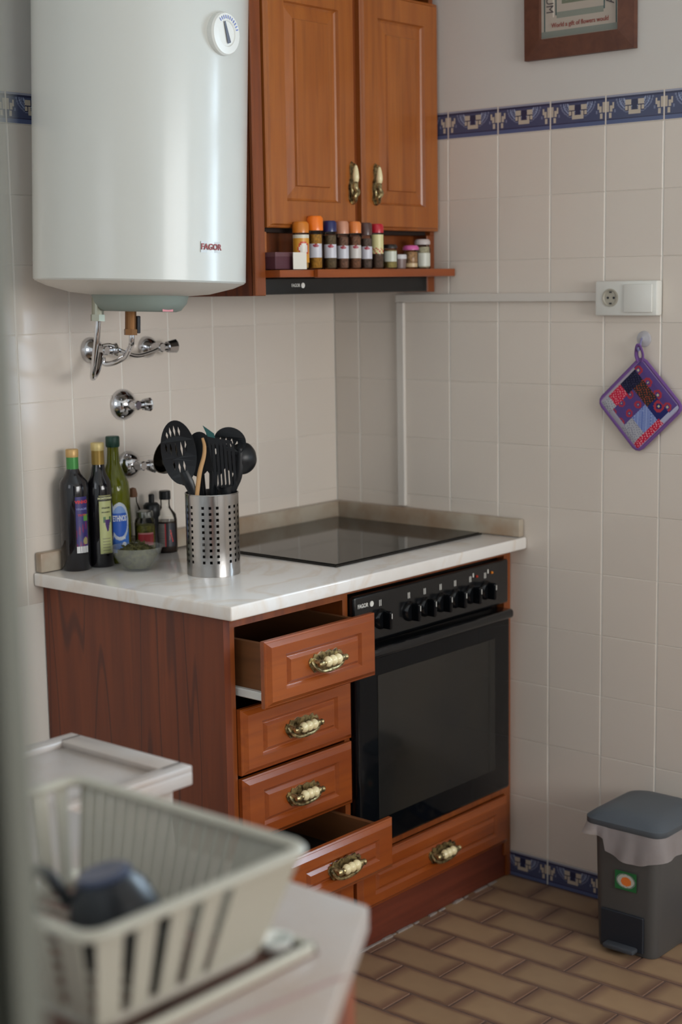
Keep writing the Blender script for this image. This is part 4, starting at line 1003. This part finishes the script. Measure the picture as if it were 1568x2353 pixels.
me = painted(.056, .044, 36, 28, stk); me.transform(Matrix.Translation((-.2395-.0012, -1.062, .155)) @ Matrix.Rotation(R(-90), 4, 'Z')); st = obj('sticker', me, M['print'], bn, W=True, label='green sticker with an orange fruit in an oval')
# crumpled liner sticking out under the lid
b = B(); rg = frustum(b, -.250, -.026, -1.156, -.956, 0, 0, 0, 0)
def dense(ring, m=5):
    o = []
    for i, v in enumerate(ring):
        q = ring[(i+1) % len(ring)]; k_ = max(1, int((q.co-v.co).length/.006))
        for c in range(k_): o.append(b.verts.new(v.co.lerp(q.co, c/k_)))
    bmesh.ops.delete(b, geom=ring, context='VERTS'); return o
rs = []
for k, (i_, z_) in enumerate(((-.001, .303), (-.006, .292), (-.009, .280), (-.012, .268), (-.014, .256), (-.015, .246))): rs.append((k, i_, z_))
rr_ = []
for k, i_, z_ in rs:
    ring = dense(rg(0, z_, .032)); c_ = Vector((-.138, -1.056, z_))
    for i, v in enumerate(ring):
        d_ = (v.co-c_).normalized(); w_ = math.sin(i*.9+k*.35)*.5+math.sin(i*.37+1.3+k*.2)*.5
        v.co += d_*(-i_+w_*.0011*k); v.co.z += math.sin(i*.21)*.0022*k+(.004*k if v.co.y > -1.02 else -.001*k)
    rr_.append(ring)
rs = rr_
loft(b, rs, False, False); obj('bin_liner', b, M['bag'], bn, W=True, smooth=True, sharp=0, label='translucent crumpled liner')

# crumbs of old grout along the plinth
b = B()
for k in range(150):
    x = -1.0+.93*random.random(); s = random.uniform(.002, .006)
    if random.random() < .5 and x > -.45: continue
    box(b, x-s*1.6, x+s*1.6, -.578-s, -.5765, -.001, s*.7)
obj('grout_crumbs', b, mat('grout_crumb', (150, 140, 134), .9), floor, kind='stuff')

# ================================================================== FOREGROUND: WASHTUB, COUNTER, DISH RACK
ws = thing('stone_washtub', 'pale pinkish stone washtub with raised rim beside the wooden cabinet', 'washtub', (-2.1, -.935, 0))
TX, TY0, TY1, TZ = -1.600, -1.082, -.790, .800
b = B(); box(b, -2.698, TX, TY0, TY1, TZ-.032, TZ-.010, bev=.003); box(b, -2.698, TX, TY0, TY0+.030, TZ-.012, TZ, bev=.003); box(b, -2.698, TX, TY1-.030, TY1, TZ-.012, TZ, bev=.003); box(b, TX-.045, TX, TY0+.02, TY1-.02, TZ-.012, TZ, bev=.003); box(b, TX-.95, TX-.32, TY0+.02, TY1-.02, TZ-.012, TZ-.003, bev=.003)
obj('rimmed_top', b, M['stone'], ws, W=True, smooth=True)
b = B(); box(b, -2.698, TX-.022, TY0+.022, TY1-.022, .002, TZ-.032, bev=.003); obj('tub_body', b, M['stone'], ws, W=True)

CZ = .880
ctr = thing('tiled_counter', 'pale stone counter with a cut-off corner carrying the dish rack', 'counter', (-2.35, -1.6, 0))
def prism(bm, pts, z0, z1):
    lo = [bm.verts.new((x, y, z0)) for x, y in pts]; hi = [bm.verts.new((x, y, z1)) for x, y in pts]
    bm.faces.new(lo[::-1]); bm.faces.new(hi)
    for k in range(len(pts)): bm.faces.new((lo[k], lo[(k+1) % len(pts)], hi[(k+1) % len(pts)], hi[k]))
    return bm
dirv = Vector((-.275, -.170)); dirv.normalize()
c0 = Vector((-1.996, -1.768)); c1 = c0+dirv*.60
pts = [(-2.698, -1.20), (-1.996, -1.20), (c0.x, c0.y), (c1.x, c1.y), (-2.698, c1.y)]
b = B(); prism(b, pts, CZ-.030, CZ); bmesh.ops.bevel(b, geom=[e for e in b.edges], offset=.004, segments=2, profile=.5, affect='EDGES'); obj('counter_slab', b, M['stone'], ctr, W=True, smooth=True)
ins = [(-2.698, -1.22), (-2.016, -1.22), (c0.x-.02, c0.y+.005), (c1.x-.01, c1.y+.02), (-2.698, c1.y+.02)]
b = B(); prism(b, ins, .002, CZ-.030); obj('counter_base', b, M['side_wood'], ctr, W=True)
b = B(); prism(b, [(-2.139, -1.861), (-2.15, -1.853), (-2.60, -1.79), (-2.60, -1.80)], CZ-.0005, CZ+.0004); obj('joint_line', b, mat('pinkish_joint', (164, 134, 126), .8), ctr, W=True)

# drip tray with the rack on it
dt = thing('drip_tray', 'shallow cream drip tray under the dish rack', 'tray', (-2.33, -1.64, CZ))
X0, X1, Y0, Y1 = -2.52, -2.120, -1.806, -1.462
b = B(); box(b, X0, X1, Y0, Y1, CZ+.0005, CZ+.003); obj('tray_floor', b, mat('tray_floor_shadow', (112, 78, 66), .4), dt, W=True)  # brown colour paints the reddish shadow inside the tray
b = B()
for q in ((X0, X1, Y0, Y0+.009), (X0, X1, Y1-.009, Y1), (X0, X0+.009, Y0, Y1), (X1-.009, X1, Y0, Y1)): box(b, q[0], q[1], q[2], q[3], CZ+.0005, CZ+.013, bev=.003)
obj('tray_rim', b, M['cream'], dt, W=True, smooth=True)

rk = thing('dish_rack', 'cream plastic dish rack with slatted sides in the foreground', 'dish rack', (-2.28, -1.65, CZ+.013))
RZ = 1.000; RX0, RX1, RY0, RY1 = -2.418, -2.147, -1.818, -1.475; IN = .034; BZ = CZ+.020
def rrect(x0, x1, y0, y1, r, z, n=6):
    o = []
    for cx_, cy_, a0 in ((x1-r, y1-r, 0), (x0+r, y1-r, 90), (x0+r, y0+r, 180), (x1-r, y0+r, 270)):
        for k in range(n+1):
            a = R(a0+90*k/n); o.append((cx_+r*math.cos(a), cy_+r*math.sin(a), z))
    return o
pp = rrect(RX0, RX1, RY0, RY1, .022, RZ); pp.append(pp[0]); b = B(); tube(b, pp, .0085, 10, 1, flat=.6, up=(0, 0, 1)); obj('rim', b, M['cream'], rk, W=True, smooth=True)
pp = rrect(RX0+IN, RX1-IN, RY0+IN, RY1-IN, .02, BZ); pp.append(pp[0]); b = B(); tube(b, pp, .005, 8, 1); obj('base_ring', b, M['cream_dull'], rk, W=True, smooth=True)
def slat(p0, p1, wv, wv1=None, th=.0024, m='cream', nm='slat'):
    """slanting bar from base to rim; wv and wv1 are its half-widths at the base and at the rim"""
    p0 = Vector(p0); p1 = Vector(p1); wv = Vector(wv); wv1 = Vector(wv1 or wv); nrm = (p1-p0).cross(wv).normalized()*th/2; b = B()
    v = [b.verts.new(p) for p in (p0-wv-nrm, p0+wv-nrm, p1+wv1-nrm, p1-wv1-nrm, p0-wv+nrm, p0+wv+nrm, p1+wv1+nrm, p1-wv1+nrm)]
    for f in ((0, 1, 2, 3), (7, 6, 5, 4), (0, 4, 5, 1), (1, 5, 6, 2), (2, 6, 7, 3), (3, 7, 4, 0)): b.faces.new([v[i] for i in f])
    return obj(nm, b, M[m], rk, W=True)
# right-hand side: narrow slats, closed near the front corner
n_ = 15
for k in range(n_):
    y = RY0+.085+(RY1-.016-RY0-.085)*k/(n_-1); yb = RY0+IN+.060+(RY1-IN-.012-RY0-IN-.060)*k/(n_-1)
    slat((RX1-IN, yb, BZ), (RX1, y, RZ), (0, .0058, 0), (0, .0068, 0))
slat((RX1-IN, RY0+IN+.028, BZ), (RX1, RY0+.045, RZ), (0, .026, 0), (0, .032, 0), nm='corner_panel')
# front side: broad slats with narrow open slots, closed near the right corner
slots = [-2.3715, -2.331, -2.290, -2.249]
edges = [RX0+.008]+slots+[-2.232]
for k in range(len(edges)-1):
    a_, c_ = edges[k]+(.0085 if k else 0), edges[k+1]-.0085
    if k == len(edges)-2: continue
    m_ = (a_+c_)/2; h_ = (c_-a_)/2; mb = -2.2825+(m_+2.2825)*.80
    slat((mb, RY0+IN, BZ), (m_, RY0, RZ), (h_*.85, 0, 0), (h_, 0, 0))
a_, c_ = -2.2435, RX1-.008; m_ = (a_+c_)/2; h_ = (c_-a_)/2
slat((-2.2825+(m_+2.2825)*.78, RY0+IN, BZ), (m_, RY0, RZ), (h_*.80, 0, 0), (h_, 0, 0), nm='corner_panel')
# left-hand and back sides
for k in range(7):
    y = RY0+.026+(RY1-RY0-.052)*k/6; yb = (RY0+RY1)/2+(y-(RY0+RY1)/2)*.8; slat((RX0+IN, yb, BZ), (RX0, y, RZ), (0, .014, 0))
for k in range(9):
    x = RX0+.022+(RX1-RX0-.044)*k/8; xb = -2.2825+(x+2.2825)*.78; slat((xb, RY1-IN, BZ), (x, RY1, RZ), (.0078, 0, 0))
for k in range(11):
    x = RX0+IN+.01+(RX1-RX0-2*IN-.02)*k/10; b = B(); tube(b, [(x, RY0+IN, BZ), (x, RY1-IN, BZ)], .0028, 6, 1); obj('base_bar', b, M['cream_dull'], rk, W=True, smooth=True)
# crockery in the rack
MZ = BZ+.004
mg = thing('black_mug', 'black mug turned upside down with a slate-blue base, in the dish rack', 'mug', (-2.278, -1.690, MZ))
TL = Matrix.Translation((.004, -.004, .004)) @ Matrix.Rotation(R(13), 4, Vector((-.757, -.654, 0)))
b = B(); lathe(b, [(.046, .0), (.047, .010), (.046, .034), (.038, .060), (.028, .074), (0, .075)], 36, cap=False, mtx=TL); obj('mug_body', b, M['blackmug'], mg, smooth=True, sharp=50)
b = B(); lathe(b, [(.026, .0735), (.027, .078), (.024, .081), (0, .080)], 30, mtx=TL); obj('mug_base', b, M['mugbase'], mg, smooth=True)
b = B(); tube(b, [(-.030, .032, .050), (-.040, .050, .078), (-.050, .060, .082), (-.056, .064, .060), (-.048, .054, .030), (-.032, .036, .018)], .0062, 10, 6); obj('mug_handle', b, M['blackmug'], mg, smooth=True)
mg2 = thing('black_cup', 'small black cup seen through the front slots of the dish rack', 'cup', (-2.296, -1.762+.004, MZ-.004))
b = B(); lathe(b, [(.020, .0), (.025, .03), (.026, .062), (.0245, .062), (.0235, .03), (.018, .003), (0, .003)], 30, cap=False); obj('cup_body', b, M['blackmug'], mg2, smooth=True)
b = B(); tube(b, [(-.022, -.006, .064), (-.040, -.010, .068), (-.060, -.012, .056), (-.066, -.012, .030), (-.060, -.010, .016)], .0068, 10, 6); obj('cup_handle', b, M['blackmug'], mg2, smooth=True)
dsh = thing('white_dish', 'little white dish lying on the drip tray beside the rack', 'dish', (-2.135-.012, -1.790+.018, CZ+.0032))
b = B(); lathe(b, [(0, .0), (.010, 0), (.016, .006), (.0185, .014), (.017, .014), (.012, .004), (0, .003)], 24, cap=False); obj('dish_body', b, M['whiteplastic'], dsh, smooth=True)
